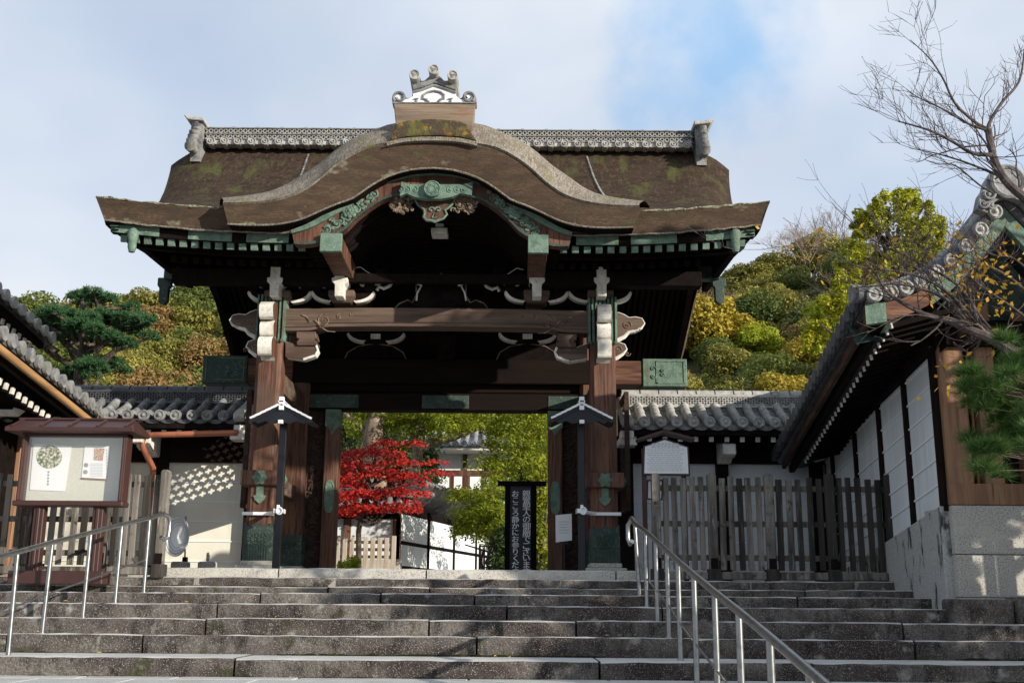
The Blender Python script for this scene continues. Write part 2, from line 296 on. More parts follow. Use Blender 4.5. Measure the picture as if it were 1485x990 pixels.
# paving joints: individual bright slabs near the lower edge
pv = MB(); x = -9.0
while x < 7:
    wd = rg.uniform(.7, 1.5)
    pv.box(x+.008, x+wd-.008, 8.62+rg.uniform(-.02,.02), 9.30, -.02, .004+rg.uniform(0,.004)); 
    pv.box(x+.3, x+wd+.28, 9.312, 9.62, -.02, .004+rg.uniform(0,.004)); x += wd
o = pv.build('paving', M['tread'], bevel=.006); setp(o, kind='structure')
# side stones at the right end of the steps
mb = MB(); p = A(1384, 880, 11.5)
mb.box(p.x, p.x+.62, 11.5, 11.86, .1, A(1400, 868, 11.5).z); mb.box(p.x+.63, p.x+3.6, 11.42, 11.86, .1, A(1400, 866, 11.5).z); 
o = mb.build('kerb_block', M['riser'], bevel=.03, seg=2); setp(recenter(o), 'dark mossy stone kerb block closing the right end of the steps', 'kerb stone')
# hill
HX0, HX1 = -140, 160
def hillz(x, y):
    t = max(0, (y-42)/80.0)
    h = 31.5*(t**.85) if t < 1 else 31.5 + (y-122)*.05
    h *= 1 - .17*math.exp(-((x-16)/26)**2) * (1 if t > .3 else 0)
    h *= 1 + .34*math.exp(-((x-34)/17)**2) + .03*math.sin(x*.13) + (-.07 if x < -36 else 0)
    h += .9*math.sin(x*.21+y*.13) + .6*math.sin(x*.37-y*.2)
    return ZF + (h if t > 0 else 0)*min(1, t*4)
G = [[(x, y, hillz(x, y)) for x in range(HX0, HX1+1, 5)] for y in range(40, 240, 5)]
mb = MB(); mb.grid(G); o = mb.build('hillside', M['forestfloor'], smooth=True); setp(o, kind='structure')
# ================================================================ the gate
XC, YF, YM, YR = -1.1, 15.6, 17.8, 20.0
gate = thing('temple_gate', (XC, YM, ZL), 'large dark wooden temple gate with curved bark roof, green copper fittings and white-tipped brackets', 'gate')
def interp(tab, t):
    for (a, b), (c, d) in zip(tab, tab[1:]):
        if t <= c: return b + (d-b)*(t-a)/(c-a)
    return tab[-1][1]
def smooth_curve(pts, n):
    """Catmull-Rom through 2-D points"""
    P = [Vector(p) for p in pts]; P = [2*P[0]-P[1]] + P + [2*P[-1]-P[-2]]; res = []
    segs = len(P)-3; per = max(1, n//segs)
    for i in range(segs):
        a, b, c, d = P[i:i+4]
        for k in range(per):
            t = k/per; res.append(.5*((2*b)+(c-a)*t+(2*a-5*b+4*c-d)*t*t+(3*b-a-3*c+d)*t**3))
    res.append(P[-2]); return res
# --- main roof of cypress bark
zE = A(300, 303, 14.1).z; zRb = A(650, 217, 17.8).z
front = [(17.8, zRb), (17.55, zRb-.32), (17.2, zRb-.78), (16.7, zRb-1.27), (16.1, zRb-1.65), (15.4, zRb-1.98), (14.7, zE+.16), (14.1, zE)]
rear = [(17.8, zRb), (18.1, zRb-.4), (18.6, zRb-.9), (19.3, zRb-1.4), (20.3, zRb-1.95), (21.6, zRb-2.6), (22.9, zRb-3.15)]
def roof_pt(u, k, prof, dz=0, inset=0):
    n = len(prof)-1; y, z = prof[k]; s = k/n
    hw = 4.86 - .24*min(1, s/.6) - inset
    a = abs(u); x = XC + hw*u
    zz = z + dz
    if a > .86: zz -= .34*(1-s)**.6*((a-.86)/.14)**2*(1 if s < .999 else 0)      # rounded-down verge
    if s > .5: zz += .17*max(0, (a-.45)/.55)**2*((s-.5)/.5)                      # eave sweeps up to its ends
    return (x, y, zz)
fine = lambda prof: [tuple(p) for p in smooth_curve(prof, 28)]
FR, RR = fine(front), fine(rear)
rr = random.Random(5)
NU = 90
def roofsheet(prof, t):
    US = [-1+2*i/NU for i in range(NU+1)]
    return [[Vector(roof_pt(u, k, prof)) + Vector((0, 0, rr.uniform(-.008, .008))) for u in US] for k in range(len(prof))]
mb = MB()
Gt = roofsheet(RR, 0)[::-1][:-1] + roofsheet(FR, 0)
def add_open(mb, G, xl=1.9, yl=16.75, step=1):
    c = len(G[0]); n = len(mb.v); mb.v += [tuple(p) for r in G for p in r]
    for i in range(len(G)-1):
        for j in range(c-1):
            p = G[i][j].lerp(G[i+1][j+1], .5)
            if abs(p.x-XC) < xl and p.y < yl: continue
            mb.f.append([n+i*c+j, n+i*c+j+1, n+(i+1)*c+j+1, n+(i+1)*c+j]); mb.m.append(0)
add_open(mb, Gt)
mb.build('bark_roof', M['bark'], gate, smooth=True)
# thickness of the bark: under side, front face, verge faces
TB = .33
mb = MB(); ys = Gt
under = [[Vector((XC+(p.x-XC)*.975, p.y, p.z-TB)) for p in row] for row in Gt]
under[-1] = [Vector((p.x, p.y+.05, p.z-TB)) for p in [Vector((XC+(q.x-XC)*.97, q.y, q.z)) for q in Gt[-1]]]
under[0] = [Vector((p.x, p.y-.05, p.z)) for p in under[0]]
add_open(mb, [[r[i] for i in range(0, NU+1, 3)] for r in under][::2] + [under[-1][::3]], 2.0)
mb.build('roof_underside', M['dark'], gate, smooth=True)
def strip(a, b, bulge=.03, nrm=Vector((0,-1,0)), k=4):
    return [[Vector(p).lerp(Vector(q), i/k) + nrm*bulge*math.sin(math.pi*i/k) for p, q in zip(a, b)] for i in range(k+1)]
for sl in (slice(0, 28), slice(NU-27, NU+1)):
    mb = MB(); mb.grid(strip(Gt[-1][sl], under[-1][sl], -.015)); mb.build('eave_bark_face', M['bark_edge'], gate, smooth=True); mb = MB(); mb.tube([p+Vector((0,-.012,.006)) for p in under[-1][sl]], .013, 6); mb.build('sunlit_bark_lip', M['bark_pale'], gate, smooth=True); mb = MB(); mb.tube([p+Vector((0,rr.uniform(-.01,.02),rr.uniform(0,.008))) for p in Gt[-1][sl]], [rr.uniform(.006,.022) for _ in Gt[-1][sl]], 6); mb.build('lichen_edge', M['lichen'], gate, smooth=True)  # pale tube at the lower edge paints a sunlit lip
mb = MB(); mb.grid(strip(Gt[0], under[0], 0)); mb.build('rear_bark_face', M['bark_edge'], gate, smooth=True)
for e in (0, -1): mb = MB(); mb.grid(strip([r[e] for r in Gt], [r[e] for r in under], 0)); mb.build('verge_bark_face', M['bark_edge'], gate, smooth=True)
# chains down the roof
for px0, px1 in ((447, 425), (851, 873)):
    mb = MB()
    a, b = A(px0, 222, 17.62), A(px1-8*(1 if px0 < 600 else -1), 275, 16.45)
    for i in range(34):
        p = a.lerp(b, i/33); k = 0
        z = interp([(-y, zz) for y, zz in FR], -p.y) + .03
        mb.tube([(p.x-.012, p.y, z), (p.x+.012, p.y+.015, z+.012)], .017, 5)
    mb.build('roof_chain', M['tile'], gate)
# --- ridge
zT = A(650, 190, 17.65).z
xa, xb = A(300, 200, 17.65).x, A(1004, 200, 17.65).x
def ridge_tiles(x0, x1, yf, yb, zb, zt, mt, parent, pitch, rr_=.085, rot=None, lattice=True, name='ridge'):
    """layered ridge: band of openwork tiles between thin courses, round end tiles below, cap on top"""
    h = zt - zb; mb = MB(); mb.box(x0, x1, yf+.05, yb-.05, zb, zt-.03)
    for k, f in enumerate((.22, .56, .92)): mb.box(x0-.01, x1+.01, yf-.0, yb, zb+h*f, zb+h*f+.022)
    n = int((x1-x0)/.42)
    mb.tube([(x0, (yf+yb)/2, zt), (x1, (yf+yb)/2, zt)], .09, 10)
    for i in range(n+1):
        x = x0+(x1-x0)*i/n; mb.tube([(x-.03, (yf+yb)/2, zt+.01), (x+.03, (yf+yb)/2, zt+.01)], .10, 10)
    mb.build(name+'_courses', mt[0], parent, bevel=.006)
    lt = MB(); s = .085; n = int((x1-x0)/s)
    for row, f0_, f1_ in ((0, .25, .56), (1, .59, .92)):
        za, zb_ = zb+h*f0_+.02, zb+h*f1_
        for i in range(n):
            xx = x0+s*(i+.5)
            for sgn in (-1, 1): lt.bar((xx-s*.5*sgn, yf+.03, za), (xx+s*.5*sgn, yf+.03, zb_), .013, .02, up=(0,1,0))
    lt.build(name+'_lattice', mt[1], parent)
    bk = MB(); bk.box(x0+.02, x1-.02, yf+.042, yf+.052, zb+h*.24, zb+h*.9); bk.build(name+'_lattice_back', M['tiledark'], parent)  # dark sheet paints the shade inside the lattice openings
    rt = MB(); n = round((x1-x0)/pitch)
    for i in range(n):
        x = x0+(x1-x0)*(i+.5)/n; c = Vector((x, yf-.05, zb+h*.07))
        rt.tube([c+Vector((0,.2,0)), c], rr_, 16)
        for a_, b_ in ((rr_, rr_*.82), (rr_*.5, rr_*.2)):
            ring = [c+Vector((math.cos(t)*(a_+b_)/2, -.012, math.sin(t)*(a_+b_)/2)) for t in [2*math.pi*q/16 for q in range(17)]]
            rt.tube(ring, (a_-b_)/2, 5, cap=False)
        if i < n-1: rt.box(x+rr_*.9, x+pitch-rr_*.9, yf-.02, yf+.15, zb-h*.08, zb+h*.14)
    rt.build(name+'_round_tiles', mt[1], parent, smooth=True)
ridge_tiles(xa, xb, 17.55, 18.05, zRb-.02, zT, (M['tile'], M['tilepale']), gate, .235, .072)
def onigawara_end(x, sx):
    mb = MB()
    for k in range(6):
        z = zT+.02-k*.105; y = 17.5-k*.06*(1 if k > 1 else .5)
        mb.tube([(x+sx*.10, y-.05, z+.03), (x+sx*.10, y-.03, z-.02), (x+sx*.10, y+.2, z)], [.085, .095, .08], 12)
    mb.box(min(x, x+sx*.17), max(x, x+sx*.17), 17.46, 18.1, zT-.68, zT+.02)
    mb.build('ridge_end_tile', M['tile'], gate, smooth=True)
    mb = MB(); mb.prism([(x-sx*.04, zT+.02), (x+sx*.24, zT+.05), (x+sx*.31, zT+.13), (x+sx*.26, zT+.13), (x+sx*.14, zT+.10), (x-sx*.04, zT+.09)], 'y', 17.35, 18.2)
    mb.build('ridge_end_cap', M['tilepale'], gate, bevel=.01)
onigawara_end(xa-.03, -1); onigawara_end(xb+.03, 1)

# --- undulating front gable (karahafu)
YK = 13.86
def kcurve(pxs, y):
    res = []
    for px, py in pxs:
        p = A(px, py, y); res.append((abs(p.x-XC) if px < 626 else 0, p.z))
    res = [tuple(p) for p in smooth_curve(res, 30)]
    full = [(XC-a, z) for a, z in res] + [(XC+a, z) for a, z in res[::-1][1:]]
    return [Vector((x, y, z)) for x, z in full]
topP = [(323.6,296.5),(360,296),(392,293),(418,287),(440,278),(463,262),(485,243),(509,227),(535,215),(562,210),(595,207),(627,206)]
botP = [(331,326.5),(363,328),(395,327.5),(420,324),(443,317.5),(466,307),(490,297),(512,289),(535,273),(562,258),(596,248),(627,245.5)]
silP = [(318,297),(360,289),(392,281),(418,267),(440,252),(463,237),(485,219),(509,203),(535,192),(562,181),(595,176),(627,174)]
kt, kb_ = kcurve(topP, YK), kcurve(botP, YK+.05)
ks = kcurve(silP, YK+.62)
back = [Vector((XC+(p.x-XC), 16.9, p.z+.12)) for p in ks]
mb = MB(); mb.grid(strip(kt, kb_, .012, k=5)); mb.build('gable_bark_face', M['bark_edge'], gate, smooth=True)
mb = MB(); lip = [Vector((p.x, YK-.03, p.z+.02)) for p in kt]
mb.grid([kt, lip, [p+Vector((0,.05,.035)) for p in lip]] + strip([p+Vector((0,.05,.035)) for p in lip], ks, .07, Vector((0,-.4,.9)), k=5)[1:] + [back])
mb.build('gable_roof', M['bark_pale'], gate, smooth=True)
mb = MB(); mb.tube([p+Vector((0,-.03,.006)) for p in kb_], .013, 6); mb.build('gable_sunlit_lip', M['bark_pale'], gate, smooth=True)  # pale strip painted as sun catching the lower gable edge
mb = MB()
for e in (0, -1):
    mb.grid([[kt[e], kb_[e]], [Vector((ks[e].x, YK+.62, ks[e].z)), Vector((kb_[e].x, YK+.62, kb_[e].z))], [Vector((ks[e].x, 15, ks[e].z)), Vector((kb_[e].x, 15, kb_[e].z))]])
mb.build('gable_end_face', M['bark_edge'], gate)
# vault below the gable and its bark under face
archP = [(441,352),(470,349),(499,338),(515,322),(537,304),(559,292),(590,286.5),(627,284)]
arch = kcurve(archP, YK+.42)
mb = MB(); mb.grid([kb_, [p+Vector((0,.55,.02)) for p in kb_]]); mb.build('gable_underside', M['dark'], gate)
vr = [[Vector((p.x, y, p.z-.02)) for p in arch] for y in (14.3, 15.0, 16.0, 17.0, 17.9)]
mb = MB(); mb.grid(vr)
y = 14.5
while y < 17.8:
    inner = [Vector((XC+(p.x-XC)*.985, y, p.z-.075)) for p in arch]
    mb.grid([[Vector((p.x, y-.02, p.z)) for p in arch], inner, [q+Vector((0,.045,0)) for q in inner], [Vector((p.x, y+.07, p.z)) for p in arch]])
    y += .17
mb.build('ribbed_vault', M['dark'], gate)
# bargeboard
outer = [p+Vector((0, .13, .015)) for p in kb_]
n = len(arch)
def resample(P, n):
    Lc = [0]
    for a, b in zip(P, P[1:]): Lc.append(Lc[-1]+(b-a).length)
    T = Lc[-1]; r_ = []
    for i in range(n):
        t = T*i/(n-1); k = max(j for j in range(len(Lc)) if Lc[j] <= t+1e-9); k = min(k, len(P)-2)
        r_.append(P[k].lerp(P[k+1], (t-Lc[k])/max(1e-9, Lc[k+1]-Lc[k])))
    return r_
outB = kcurve([(424,337),(445,329),(466,318),(488,305),(512,292.5),(535,277),(562,262),(596,251.5),(627,249)], YK+.3)
innB = kcurve([(428,356),(445,357),(463,354),(482,347),(502,335),(518,319),(540,302),(562,290),(592,284),(627,281)], YK+.3)
def plate(a, b, y0, y1, m, name, parent, n=61, bev=.008):
    a, b = resample(a, n), resample(b, n); mb = MB()
    F = lambda P, y: [Vector((p.x, y, p.z)) for p in P]
    mb.grid([F(a, y1), F(a, y0), F([p.lerp(q, .5) for p, q in zip(a, b)], y0), F(b, y0), F(b, y1), F(a, y1)])
    for e in (0, -1): mb.add([F(a,y0)[e], F(b,y0)[e], F(b,y1)[e], F(a,y1)[e]], [(0,1,2,3)])
    return mb.build(name, m, parent, smooth=True)
barge = plate(outB, innB, YK+.25, YK+.38, M['red'], 'gable_bargeboard', gate)
mid = [p.lerp(q, .24) for p, q in zip(resample(outB, 61), resample(innB, 61))]
plate(outB, mid, YK+.20, YK+.26, M['copper'], 'bargeboard_copper_strip', barge)
low = [p.lerp(q, .88) for p, q in zip(resample(outB, 61), resample(innB, 61))]
plate(low, innB, YK+.225, YK+.26, M['copdark'], 'bargeboard_copper_rim', barge)
def spiral(mb, c, r, turns, t, sgn=1, y=0, a0=0, n=26):
    pts = []
    for i in range(n):
        f = i/(n-1); a = a0 + sgn*turns*2*math.pi*f; q = r*(1-.86*f); pts.append((c[0]+q*math.cos(a), y, c[1]+q*math.sin(a)))
    mb.tube(pts, [t*(1-.5*i/(n-1)) for i in range(n)], 6); mb.sphere(pts[-1], t*1.5, 6, 4)
def rosette(mb, c, r, y):
    for ring, m_, rr_ in ((.72, 8, .34), (.38, 6, .26)):
        for i in range(m_):
            a = 2*math.pi*i/m_; mb.sphere((c[0]+r*ring*math.cos(a), y-(.01 if ring > .5 else .02), c[1]+r*ring*math.sin(a)), r*rr_, 8, 5, sq=(1,.5,1))
    mb.sphere((c[0], y-.025, c[1]), r*.25, 8, 5)
for s in (-1, 1):
    mb = MB(); ra = random.Random(4)
    pts = [(475,332),(485,325),(494,319),(500,312),(507,306),(516,300),(524,294),(533,287),(541,281)]
    for i, (px, py) in enumerate(pts):
        p = A(px, py, YK+.22); x = XC + s*abs(p.x-XC)*1.0
        if i == 4: rosette(mb, (x, p.z), .105, YK+.23); continue
        spiral(mb, (x+ra.uniform(-.02,.02), p.z+ra.uniform(-.02,.02)), .062, 1.1, .017, 1 if i % 2 else -1, YK+.24, ra.uniform(0,6))
        spiral(mb, (x+ra.uniform(-.06,.06), p.z+(.055 if i % 2 else -.055)), .042, .9, .014, -1 if i % 2 else 1, YK+.24, ra.uniform(0,6))
        mb.sphere((x+ra.uniform(-.05,.05), YK+.245, p.z+(-.05 if i % 2 else .05)), .038, 7, 5, sq=(1.2,.4,.8))
    mb.build('floral_copper_fitting', M['copper'], barge, smooth=True)
# crown plaque and roundel
mb = MB(); pl = [A(x, y, YK+.17) for x, y in ((582,264),(596,268),(672,268),(686,264),(684,284),(668,281),(656,286),(640,289),(616,289),(600,286),(590,281),(580,285))]
mb.prism([(p.x, p.z) for p in pl], 'y', YK+.15, YK+.24); c = A(627, 275, YK+.13)
for q in (-1, 1):
    for d in (.24, .34, .43): spiral(mb, (c.x+q*d, c.z), .05, 1.0, .013, q, YK+.15, 1.5)
mb.build('gable_crown_plate', M['copper'], gate, bevel=.006)
mb = MB(); mb.disc((c.x, YK+.12, c.z), (0,1,0), .115, 24, .06)
ring = [(c.x+.105*math.cos(t), YK+.09, c.z+.105*math.sin(t)) for t in [2*math.pi*i/24 for i in range(25)]]; mb.tube(ring, .012, 6, cap=False)
for i in range(7): spiral(mb, (c.x+.055*math.cos(i*.9), c.z+.055*math.sin(i*.9)), .03, .9, .009, 1, YK+.088, i)
mb.build('round_crest', M['copper'], gate, smooth=True)
# pendant
gy = YK+.33
pd = [A(x, y, gy) for x, y in ((600,286),(607,298),(614,303),(616,309),(614,315),(619,320),(626,320),(631,322),(637,319),(643,317),(648,311),(645,305),(651,301),(657,295),(660,286))]
mb = MB(); mb.prism([(p.x, p.z) for p in pd], 'y', gy, gy+.07); pen = mb.build('gable_pendant', M['red'], gate, bevel=.006)
mb = MB(); mb.tube([(p.x, gy-.005, p.z) for p in pd], .019, 6)
cc_ = A(630, 311, gy); spiral(mb, (cc_.x-.05, cc_.z+.06), .05, .8, .013, 1, gy-.01, 0); spiral(mb, (cc_.x+.05, cc_.z+.06), .05, .8, .013, -1, gy-.01, 3)
mb.tube([(cc_.x-.03, gy-.01, cc_.z-.05), (cc_.x, gy-.01, cc_.z+.02), (cc_.x+.03, gy-.01, cc_.z-.05), (cc_.x-.03, gy-.01, cc_.z-.05)], .009, 5)
mb.build('pendant_rim', M['copper'], pen, smooth=True)
rc = random.Random(9)
for s in (-1, 1):
    mb = MB()
    for i in range(70):
        px, py = rc.uniform(562, 600), rc.uniform(0, 1)
        top = 284 - (600-px)*.05; bot = 290 + 20*math.sin(math.pi*(px-556)/56)
        p = A(px, top+(bot-top)*py, gy); x = XC+s*abs(p.x-XC)
        if rc.random() < .55: spiral(mb, (x, p.z), rc.uniform(.025,.045), .9, .012, rc.choice((-1,1)), gy+rc.uniform(-.02,.02), rc.uniform(0,6), 12)
        else: mb.sphere((x, gy+rc.uniform(-.03,.03), p.z), rc.uniform(.018,.034), 6, 4)
    mb.build('carved_cloud', M['cloud'], gate, smooth=True)
# small boss hanging below the pendant
mb = MB(); p = A(638, 330, 15.3); mb.box(p.x-.06, p.x+.06, 15.2, 15.4, p.z-.05, p.z+.10); mb.box(p.x-.12, p.x+.12, 15.15, 15.45, p.z-.13, p.z-.05)
mb.build('vault_block', M['white'], gate, bevel=.01)
# --- ornament on top of the gable: box, moss cap, plaster-faced end tile
c0 = A(631, 166, YK+.15)
xl, xr = A(571, 160, YK+.1).x, A(690, 160, YK+.1).x; z1, z0 = A(631, 153, YK+.1).z, A(631, 183, YK+.1).z
mb = MB(); mb.add([(xl, YK+.05, z1), (xr, YK+.05, z1), (xr-.06, YK+.14, z0-.2), (xl+.06, YK+.14, z0-.2), (xl+.1, YK+1.6, z1), (xr-.1, YK+1.6, z1), (xr-.12, YK+1.6, z0-.2), (xl+.12, YK+1.6, z0-.2)],
       [(0,1,2,3),(4,7,6,5),(0,4,5,1),(3,2,6,7),(0,3,7,4),(1,5,6,2)])
mb.build('ridge_box', M['boxwood'], gate, bevel=.01)
cp = [(563,206),(570,196),(574,181),(590,176),(627,173),(664,176),(678,181),(685,196),(692,206),(668,200),(627,198),(588,200)]
mb = MB(); q = [A(x, y, YK+.02) for x, y in cp]; mb.prism([(p.x, p.z) for p in q], 'y', YK-.02, YK+.8); mb.build('moss_cap', M['moss'], gate, bevel=.03, seg=2)
for k, (off, dy) in enumerate(((200, -.03), (204.5, -.07))):
    q = [A(x, off+y, YK) for x, y in ((561+k,7),(588,1.5),(627,-.5),(666,1.5),(693-k,7))]
    mb = MB(); top_ = smooth_curve([(p.x, p.z) for p in q], 24)
    mb.grid([[Vector((p.x, YK+.3, p.y)) for p in top_], [Vector((p.x, YK+dy, p.y)) for p in top_], [Vector((p.x, YK+dy-.005, p.y-.03)) for p in top_], [Vector((p.x, YK+.3, p.y-.03)) for p in top_]])
    mb.build('bark_band', M['bark_pale'], gate, smooth=True)
OY = YK+.12
q = lambda x, y, yy=OY: (lambda p: (p.x, p.z))(A(560+x/7.614, 90+y/7.614, yy))
mb = MB(); ol = [q(x, y) for x, y in ((70,470),(62,400),(90,345),(150,335),(205,360),(230,400),(285,385),(295,290),(285,270),(278,190),(330,160),(380,205),(420,205),(480,150),(535,110),(590,150),(640,205),(700,200),(740,160),(785,190),(790,285),(775,300),(780,390),(830,400),(855,355),(910,338),(975,355),(1000,400),(1000,470))]
mb.prism(ol, 'y', OY, OY+.16); oni = mb.build('gable_crest_tile', M['tile'], gate, bevel=.012)
mb = MB(); wl = [q(x, y) for x, y in ((88,455),(85,400),(110,365),(150,360),(180,385),(165,405),(195,425),(250,415),(300,385),(300,340),(400,310),(535,275),(660,310),(765,345),(775,385),(820,420),(880,425),(905,405),(885,380),(915,362),(955,375),(972,410),(970,455))]
mb.prism(wl, 'y', OY-.02, OY+.02); mb.build('white_plaster_face', M['wpaint'], oni)
mb = MB()
def tube2(pts, t, yy=OY-.03): mb.tube([(a, yy, b) for a, b in [q(*p) for p in pts]], t, 7)
tube2([(300,345),(400,320),(535,268),(660,310),(770,350)], .016); tube2([(300,300),(400,275),(535,225),(660,270),(770,310)], .016, OY-.01)
tube2([(470,455),(450,425),(410,415),(415,375),(460,345),(535,330),(605,345),(645,375),(640,415),(600,425),(580,455)], .018)
for cx, sg in ((150, 1), (910, -1)):
    c = q(cx, 400); pts = []
    for i in range(26): 
        f = i/25; a = (math.pi*1.25 - f*math.pi*2.2) if sg > 0 else (-math.pi*.25 + f*math.pi*2.2); r_ = .085*(1-.5*f); pts.append((c[0]+r_*math.cos(a), OY-.03, c[1]+r_*math.sin(a)))
    mb.tube(pts, .022, 7)
for cx in (338, 715): tube2([(cx-25,420),(cx+20,415),(cx,435),(cx,455)], .014)
tube2([(70,462),(1000,462)], .012)
mb.build('scroll_relief', M['tile'], oni, smooth=True)
for cx, cy in ((322,185),(532,128),(740,190)):
    c = q(cx, cy); mb = MB(); mb.tube([(c[0], OY-.12, c[1]), (c[0], OY+.5, c[1]-.02)], .075, 18)
    for r1 in (.066, ): mb.tube([(c[0]+r1*math.cos(t), OY-.125, c[1]+r1*math.sin(t)) for t in [2*math.pi*i/18 for i in range(19)]], .011, 5, cap=False)
    for a in (0, 2.1, 4.2): spiral(mb, (c[0]+.018*math.cos(a), c[1]+.018*math.sin(a)), .026, .6, .008, 1, OY-.125, a)
    mb.build('round_end_tile', M['tilepale'], gate, smooth=True)

# --- eave: copper fascia, two rows of rafters, purlins
EF = A(400, 338, 14.2)
def sweep(x): return .17*max(0, (abs(x-XC)/4.62-.45)/.55)**2
def eave_band(name, m, y, pyt, pyb, th, xl, xr, sw=1):
    zt, zb = A(300, pyt, y).z, A(300, pyb, y).z; xs = [xl+(xr-xl)*i/40 for i in range(41)]; mb = MB()
    f = lambda x: sweep(x)*sw
    mb.grid([[(x, y+th, zt+f(x)) for x in xs], [(x, y, zt+f(x)) for x in xs], [(x, y, zb+f(x)) for x in xs], [(x, y+th, zb+f(x)) for x in xs], [(x, y+th, zt+f(x)) for x in xs]])
    for e in (0, -1): x = xs[e]; mb.add([(x,y,zt+f(x)),(x,y+th,zt+f(x)),(x,y+th,zb+f(x)),(x,y,zb+f(x))], [(0,1,2,3)])
    return mb.build(name, m, gate)
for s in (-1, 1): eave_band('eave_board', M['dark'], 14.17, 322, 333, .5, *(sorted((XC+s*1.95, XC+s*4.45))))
fz = (334, 351)
for s in (-1, 1):
    a, b = (XC-4.42, XC-1.95) if s < 0 else (XC+1.95, XC+4.42)
    eave_band('eave_fascia', M['dark'], 14.24, 331, 352, .1, a, b)
    for (u0_, u1_) in (((-4.42,-3.75),(-3.35,-2.75),(-2.55,-1.97)) if s < 0 else ((1.97,2.55),(2.72,3.35),(3.75,4.42))):
        eave_band('copper_fascia_plate', M['copper'], 14.225, 338, 351, .02, XC+u0_, XC+u1_)
mb = MB(); zt = A(300, 356, 14.3).z; zq = A(300, 378, 14.9).z
raf = []
def rafter(name, x, y, z, s, back, rise, m_end, m_body):
    mb = MB(); mb.bar((x, y, z), (x, y+back, z+rise), s, s, m=0); mb.bar((x, y-.012, z-.0), (x, y+.05, z+.01), s*1.04, s*1.06, m=1)
    return mb.build(name, [m_body, m_end], gate)
n = 27
for tier, (py, y, s, back) in enumerate(((358, 14.3, .088, 1.5), (382, 14.95, .088, 2.2))):
    z = A(300, py, y).z
    for i in range(53):
        off = -4.25 + i*8.5/52
        if abs(off) < 1.75: continue
        (None if tier and abs(off) > 3.9 else rafter('rafter', XC+off, y, z+sweep(XC+off)*.9, s*(1 if tier == 0 else .9), back, back*.30, M['copper'] if tier == 0 else M['dark'], M['dark']))
for s in (-1, 1):
    a, b = (XC-4.3, XC-1.6) if s < 0 else (XC+1.6, XC+4.3)
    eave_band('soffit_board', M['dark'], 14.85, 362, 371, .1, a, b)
    # close boarding above the rafters
    mb = MB(); z = A(300, 350, 14.3).z+.03; mb.grid([[(a, 14.3, z), (b, 14.3, z)], [(a, 17.7, z+1.05), (b, 17.7, z+1.05)]]); mb.build('soffit_boarding', M['dark'], gate)
zp0, zp1 = A(600, 413, 15.25).z, A(600, 392, 15.25).z
for s in (-1, 1):
    mb = MB(); mb.box(*sorted((XC+s*1.35, XC+s*3.85)), 15.2, 15.42, zp0, zp1); mb.build('front_purlin', M['dark'], gate, bevel=.01)
mb = MB(); mb.box(XC-1.35, XC+1.35, 15.3, 15.4, zp0+.05, zp1-.03); mb.build('front_tie', M['dark'], gate, bevel=.01)
for s in (-1, 1):
    mb = MB(); mb.box(*sorted((XC+s*1.5, XC+s*3.85)), 15.5, 15.54, zp1-.05, 6.1); mb.build('eave_inner_board', M['dark'], gate)
# side bargeboards with copper ends, and beam pendants
for s in (-1, 1):
    x = XC + s*4.36; mb = MB(); P1 = [(y, z-TB-.02) for y, z in FR[::3]]; P2 = [(y+.1, z-TB-.38) for y, z in FR[::3]]
    P1[-1] = (14.15, zE-TB+.13); P2[-1] = (14.5, zE-TB-.28)
    P2 = [(y, z+.05*(i/len(P2))) for i, (y, z) in enumerate(P2)]
    k = len(P1)//2
    zfl = 5.66
    mb.prism(P1[:-1]+[(14.2, zE-TB+.05), (14.35, zfl+.05), (14.9, zfl-.06), (15.6, zfl+.02), (17.0, zfl+.08), (17.8, zfl+.12)], 'x', x-.05, x+.05); b1 = mb.build('side_bargeboard', M['dark'], gate)
    mb = MB(); mb.prism([(14.17, zE-TB+.10), (15.2, zE-TB+.42), (15.2, zfl-.03), (14.9, zfl-.07), (14.33, zfl+.04)], 'x', x-.058, x+.058); mb.build('copper_barge_tip', M['copper'], b1)
    P1 = [(y, z-TB-.02) for y, z in RR[::3]]; P2 = [(y, z-TB-.45) for y, z in RR[::3]]
    mb = MB(); mb.prism(P1+P2[::-1], 'x', x-.05, x+.05); mb.build('rear_bargeboard', M['dark'], gate)
    # green gourd at the corner
    p = A(193 if s < 0 else 1066, 349, 14.22); x = XC + s*abs(p.x-XC); z0 = p.z
    mb = MB(); mb.tube([(x, 14.2, z0+.17), (x, 14.2, z0+.13), (x, 14.2, z0+.06), (x, 14.2, z0-.02), (x, 14.2, z0-.10), (x, 14.2, z0-.17)], [.03,.07,.075,.055,.06,.04], 12)
    mb.build('corner_finial', M['copper'], gate, smooth=True)
    p = A(238 if s < 0 else 1043, 425, 16.9); x = XC + s*abs(p.x-XC)
    mb = MB(); mb.prism([(x-.11, p.z+.25), (x+.11, p.z+.25), (x+.11, p.z+.12), (x+.075, p.z+.08), (x+.075, p.z-.14), (x, p.z-.2), (x-.075, p.z-.14), (x-.075, p.z+.08), (x-.11, p.z+.12)], 'y', 16.86, 16.96)
    mb.bar((x, 16.9, p.z+.32), (XC+s*2.4, 16.9, p.z+.32), .2, .22)
    mb.build('eave_pendant', M['copdark'], gate, bevel=.01)
    # gable wall at the side, closing the roof space
    xx = XC+s*2.75; zz = A(600, 470, YM).z
    mb = MB(); mb.prism([(15.4, zp0), (15.4, zp1+.2), (17.8, zRb-.6), (20.2, zp1+.25), (20.2, zz), (15.6, zz)], 'x', xx-.04, xx+.04); mb.build('side_gable_wall', M['dark'], gate)
mb = MB(); ydr = 20.4; mb.box(XC-4.3, XC+4.3, ydr, ydr+.2, A(600, 470, ydr).z, A(600, 470, ydr).z+.3); mb.build('rear_purlin', M['darkx'], gate)
